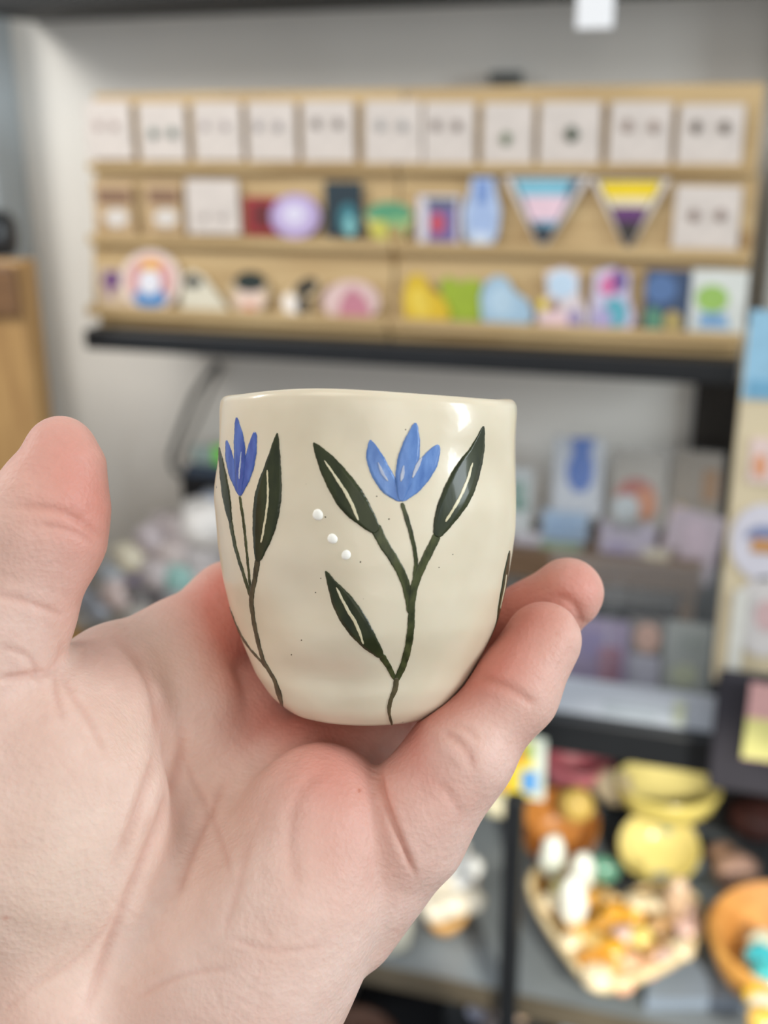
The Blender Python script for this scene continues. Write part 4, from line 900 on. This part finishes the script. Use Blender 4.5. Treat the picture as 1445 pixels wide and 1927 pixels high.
def near(P, w_px):
    """distance in px to a polyline on the facing skin, with the position along it"""
    P = np.asarray(P, float); best = np.full(len(V), 1e9); al = np.zeros(len(V))
    mn, mx_ = P.min(0)-w_px*4, P.max(0)+w_px*4; m = (PX > mn).all(1) & (PX < mx_).all(1) & (front > 0)
    if len(P) > 2: S = spline(P, np.zeros(len(P)), 40)[:, :2]
    else: S = P
    Q = PX[m]; bb = np.full(len(Q), 1e9); aa = np.zeros(len(Q))
    for i in range(len(S)-1):
        d = S[i+1]-S[i]; L = d@d+1e-9; t = np.clip(((Q-S[i])@d)/L, 0, 1); r = np.linalg.norm(Q-S[i]-t[:, None]*d, axis=1)
        k = r < bb; bb[k] = r[k]; aa[k] = (i+t[k])/(len(S)-1)
    best[m] = bb; al[m] = aa; return best, al
disp = np.zeros(len(V)); crease = np.zeros(len(V))
def crs(P, w_px, depth, col=.5, bulge=.35):
    global disp, crease
    d, al = near(P, w_px); fade = np.clip(np.minimum(al, 1-al)*6+.12, 0, 1)
    disp += front*fade*(-depth*np.exp(-(d/w_px)**2)+bulge*depth*np.exp(-((d-w_px*2.6)/(w_px*1.5))**2))
    crease = np.maximum(crease, col*front*fade*np.exp(-(d/(w_px*1.1))**2))
mm = .001
# life line and its companions
crs([(205, 1196), (262, 1245), (293, 1330), (296, 1400), (272, 1480), (240, 1570), (205, 1650)], 9, .55*mm, .35)
crs([(342, 1350), (335, 1440), (300, 1540), (262, 1630), (232, 1703), (200, 1790), (160, 1911)], 9, .6*mm, .4)
crs([(110, 1262), (130, 1300), (165, 1350), (200, 1420)], 7, .3*mm, .25)
crs([(100, 1262), (104, 1310), (120, 1360)], 7, .3*mm, .2)
crs([(428, 1460), (391, 1538), (361, 1605), (330, 1690)], 7, .35*mm, .35)
crs([(342, 1428), (375, 1490), (397, 1532), (434, 1655)], 6, .28*mm, .25)
crs([(620, 1430), (560, 1500), (545, 1580), (560, 1680)], 12, .3*mm, .12)
crs([(470, 1560), (450, 1660), (420, 1760)], 8, .22*mm, .2)
crs([(250, 1880), (330, 1840), (440, 1820)], 6, .2*mm, .2)
crs([(60, 1860), (150, 1800), (230, 1700)], 6, .2*mm, .2)
crs([(0, 1905), (80, 1840), (140, 1790)], 6, .18*mm, .15)
crs([(420, 1760), (520, 1790), (620, 1780)], 6, .15*mm, .15)
# thumb
crs([(-10, 1278), (50, 1270), (96, 1262), (112, 1240), (120, 1205)], 8, .6*mm, .4, .2)
for q_ in ((11, 1728), (676, 1488)): crs([(q_[0]-1, q_[1]), (q_[0]+1, q_[1])], 3.5, -.1*mm, 6.)
crs([(30, 955), (75, 955), (120, 965), (165, 992), (192, 1015)], 8, .35*mm, .35)
crs([(70, 985), (130, 998), (180, 1024)], 6, .22*mm, .2)
crs([(-10, 1118), (60, 1136), (122, 1160)], 7, .28*mm, .28)
crs([(0, 1215), (55, 1240), (75, 1290)], 6, .25*mm, .2)
# little finger
crs([(712, 1440), (722, 1495), (738, 1540), (758, 1590), (782, 1650)], 6, .7*mm, .8, .2)
crs([(892, 1268), (930, 1282), (975, 1305), (1010, 1330)], 8, .4*mm, .4)
crs([(830, 1376), (858, 1392), (882, 1420), (890, 1450)], 9, .4*mm, .35)
crs([(846, 1362), (878, 1372), (900, 1396)], 7, .25*mm, .2)
crs([(820, 1470), (850, 1500), (866, 1540)], 8, .2*mm, .15)
crs([(1040, 1122), (1066, 1128), (1086, 1148), (1092, 1180)], 9, .5*mm, .3)
rng = np.random.default_rng(3)
for _ in range(30):       # small skin folds of the palm
    x, y = rng.uniform(10, 620), rng.uniform(1330, 1900); a = rng.choice([rng.normal(1.9, .25), rng.normal(.9, .3)]); L = rng.uniform(25, 80)
    bx_, by_ = math.cos(a)*L, math.sin(a)*L; c_ = rng.uniform(-10, 10)
    crs([(x-bx_, y-by_), (x+c_, y-c_), (x+bx_, y+by_)], rng.uniform(3.5, 5.5), rng.uniform(.03, .07)*mm, .04)
# slow unevenness
disp += .00022*(np.sin(V[:, 0]*260+np.sin(V[:, 1]*190)*1.3)*np.sin(V[:, 1]*230+V[:, 2]*150))*front
V = V+N*disp[:, None]
# skin redness of tips, pads, pressure; light bleed and shade painted near cup
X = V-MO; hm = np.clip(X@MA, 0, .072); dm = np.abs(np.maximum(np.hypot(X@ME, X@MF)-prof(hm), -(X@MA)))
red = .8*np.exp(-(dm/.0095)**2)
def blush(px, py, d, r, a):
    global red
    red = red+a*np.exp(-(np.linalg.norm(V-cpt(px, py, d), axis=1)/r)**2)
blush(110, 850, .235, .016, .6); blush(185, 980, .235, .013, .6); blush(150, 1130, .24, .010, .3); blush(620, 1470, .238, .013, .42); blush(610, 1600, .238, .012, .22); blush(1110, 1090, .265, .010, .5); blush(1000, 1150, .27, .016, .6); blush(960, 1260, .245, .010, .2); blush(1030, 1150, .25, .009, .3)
blush(800, 1480, .242, .014, .25); blush(935, 1270, .245, .008, .25); blush(960, 1400, .252, .010, .25); blush(410, 1130, .277, .012, .35); blush(250, 1250, .25, .010, .15); blush(1040, 1220, .25, .010, .15); blush(430, 1180, .275, .014, .6); blush(500, 1340, .265, .010, .45); blush(640, 1390, .262, .010, .45); blush(740, 1620, .245, .012, .18)  # those left of and under the cup paint in red shade
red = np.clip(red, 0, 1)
pale = np.zeros(len(V))
for px, py, d, r, a in ((70, 930, .235, .010, .5), (130, 1600, .22, .022, .5), (90, 1780, .22, .018, .5), (320, 1240, .258, .010, .4), (380, 1410, .262, .012, .4), (1030, 1180, .25, .008, .4), (230, 1420, .24, .010, .3), (500, 1650, .24, .02, .2)):
    pale += a*np.exp(-(np.linalg.norm(V-cpt(px, py, d), axis=1)/r)**2)
VW = c2w(V); HO = c2w(cpt(300, 1700, .26))
det = np.linalg.det(RW)
if det < 0: Fq = Fq[:, ::-1]
me = bpy.data.meshes.new('hand'); nV, nF = len(V), len(Fq)
me.vertices.add(nV); me.vertices.foreach_set('co', (VW-HO).astype(np.float32).ravel())
me.loops.add(nF*4); me.loops.foreach_set('vertex_index', Fq.astype(np.int32).ravel())
me.polygons.add(nF); me.polygons.foreach_set('loop_start', np.arange(0, nF*4, 4, dtype=np.int32))
me.update(calc_edges=True); me.validate()
me.polygons.foreach_set('use_smooth', np.ones(len(me.polygons), bool))
for nm, arr in (('flush_shade', red), ('crease', crease), ('pale', np.clip(pale, 0, 1))):
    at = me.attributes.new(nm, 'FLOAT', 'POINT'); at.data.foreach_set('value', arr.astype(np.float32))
sk = bpy.data.materials.new('skin'); sk.use_nodes = True; nt = sk.node_tree; b = nt.nodes['Principled BSDF']; lk = nt.links
tc = nt.nodes.new('ShaderNodeTexCoord')
def node(t, **kw):
    n = nt.nodes.new(t)
    for k, v in kw.items(): setattr(n, k, v)
    return n
def noise(sc, det=3, mapping=None):
    n = node('ShaderNodeTexNoise'); n.inputs['Scale'].default_value = sc; n.inputs['Detail'].default_value = det
    if mapping:
        mp = node('ShaderNodeMapping'); mp.inputs['Scale'].default_value = mapping[0]; mp.inputs['Rotation'].default_value = mapping[1]; lk.new(tc.outputs['Object'], mp.inputs[0]); lk.new(mp.outputs[0], n.inputs['Vector'])
    else: lk.new(tc.outputs['Object'], n.inputs['Vector'])
    return n
n1 = noise(55, 4); rp = node('ShaderNodeValToRGB'); e = rp.color_ramp.elements
e[0].position = .3; e[0].color = (*lin((210, 174, 159)), 1); e[1].position = .7; e[1].color = (*lin((224, 195, 182)), 1); lk.new(n1.outputs['Fac'], rp.inputs[0])
def mixc(fac_attr, mul, c_in, col):
    a = node('ShaderNodeAttribute', attribute_name=fac_attr); mu = node('ShaderNodeMath', operation='MULTIPLY'); mu.inputs[1].default_value = mul; mu.use_clamp = True; lk.new(a.outputs['Fac'], mu.inputs[0])
    m = node('ShaderNodeMixRGB'); lk.new(mu.outputs[0], m.inputs[0]); lk.new(c_in, m.inputs[1]); m.inputs[2].default_value = (*lin(col), 1); return m.outputs[0]
c_ = mixc('pale', .6, rp.outputs[0], (226, 204, 184)); c_ = mixc('flush_shade', .85, c_, (200, 116, 100)); c_ = mixc('crease', .75, c_, (186, 120, 100))
n3 = noise(420, 2); r3 = node('ShaderNodeMapRange'); r3.inputs[3].default_value = .95; r3.inputs[4].default_value = 1.05; lk.new(n3.outputs['Fac'], r3.inputs[0])
mv = node('ShaderNodeVectorMath', operation='SCALE'); lk.new(c_, mv.inputs[0]); lk.new(r3.outputs[0], mv.inputs['Scale']); lk.new(mv.outputs[0], b.inputs['Base Color'])
b.inputs['Roughness'].default_value = .5; b.inputs['Specular IOR Level'].default_value = .32
b.inputs['Subsurface Weight'].default_value = .30; b.inputs['Subsurface Radius'].default_value = (1.0, .32, .2); b.inputs['Subsurface Scale'].default_value = .004
nb1 = noise(500, 3, ((1, .35, 1), (.3, .2, .5))); nb2 = noise(900, 2, ((.3, 1, .6), (0, 0, -.7))); vo = node('ShaderNodeTexVoronoi'); vo.inputs['Scale'].default_value = 950; lk.new(tc.outputs['Object'], vo.inputs['Vector'])
ad = node('ShaderNodeMath', operation='ADD'); lk.new(nb1.outputs['Fac'], ad.inputs[0]); lk.new(nb2.outputs['Fac'], ad.inputs[1]); a2 = node('ShaderNodeMath', operation='MULTIPLY_ADD'); lk.new(vo.outputs['Distance'], a2.inputs[0]); a2.inputs[1].default_value = .6; lk.new(ad.outputs[0], a2.inputs[2])
bp = node('ShaderNodeBump'); bp.inputs['Strength'].default_value = .4; bp.inputs['Distance'].default_value = .0004; lk.new(a2.outputs[0], bp.inputs['Height']); lk.new(bp.outputs[0], b.inputs['Normal'])
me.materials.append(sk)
hand = bpy.data.objects.new('hand', me); scn.collection.objects.link(hand); hand.location = HO
tag(hand, 'open left hand, palm towards the viewer, with the cream cup resting on it', 'hand')

# every look-alike gets its place in the row
def _px(o):
    q = RW.T @ (np.array(o.matrix_world.translation)-EYE); return q[0]/q[2], q[1]/q[2]
bpy.context.view_layer.update()
_g = {}
for o in scn.objects:
    if o.parent is None and 'label' in o: _g.setdefault(o['label'], []).append(o)
for lab, L in _g.items():
    n = len(L)
    if n < 2: continue
    L.sort(key=lambda o: _px(o)[0])
    if n == 2: w_ = ['left one', 'right one']
    else: w_ = ['leftmost']+[('second', 'third', 'fourth', 'fifth', 'sixth', 'seventh')[i]+' from left' for i in range(n-2)]+['rightmost']
    for o, s_ in zip(L, w_): o['label'] = lab+', '+s_
for _o in bpy.data.objects:
    if '_o' in _o: del _o['_o']
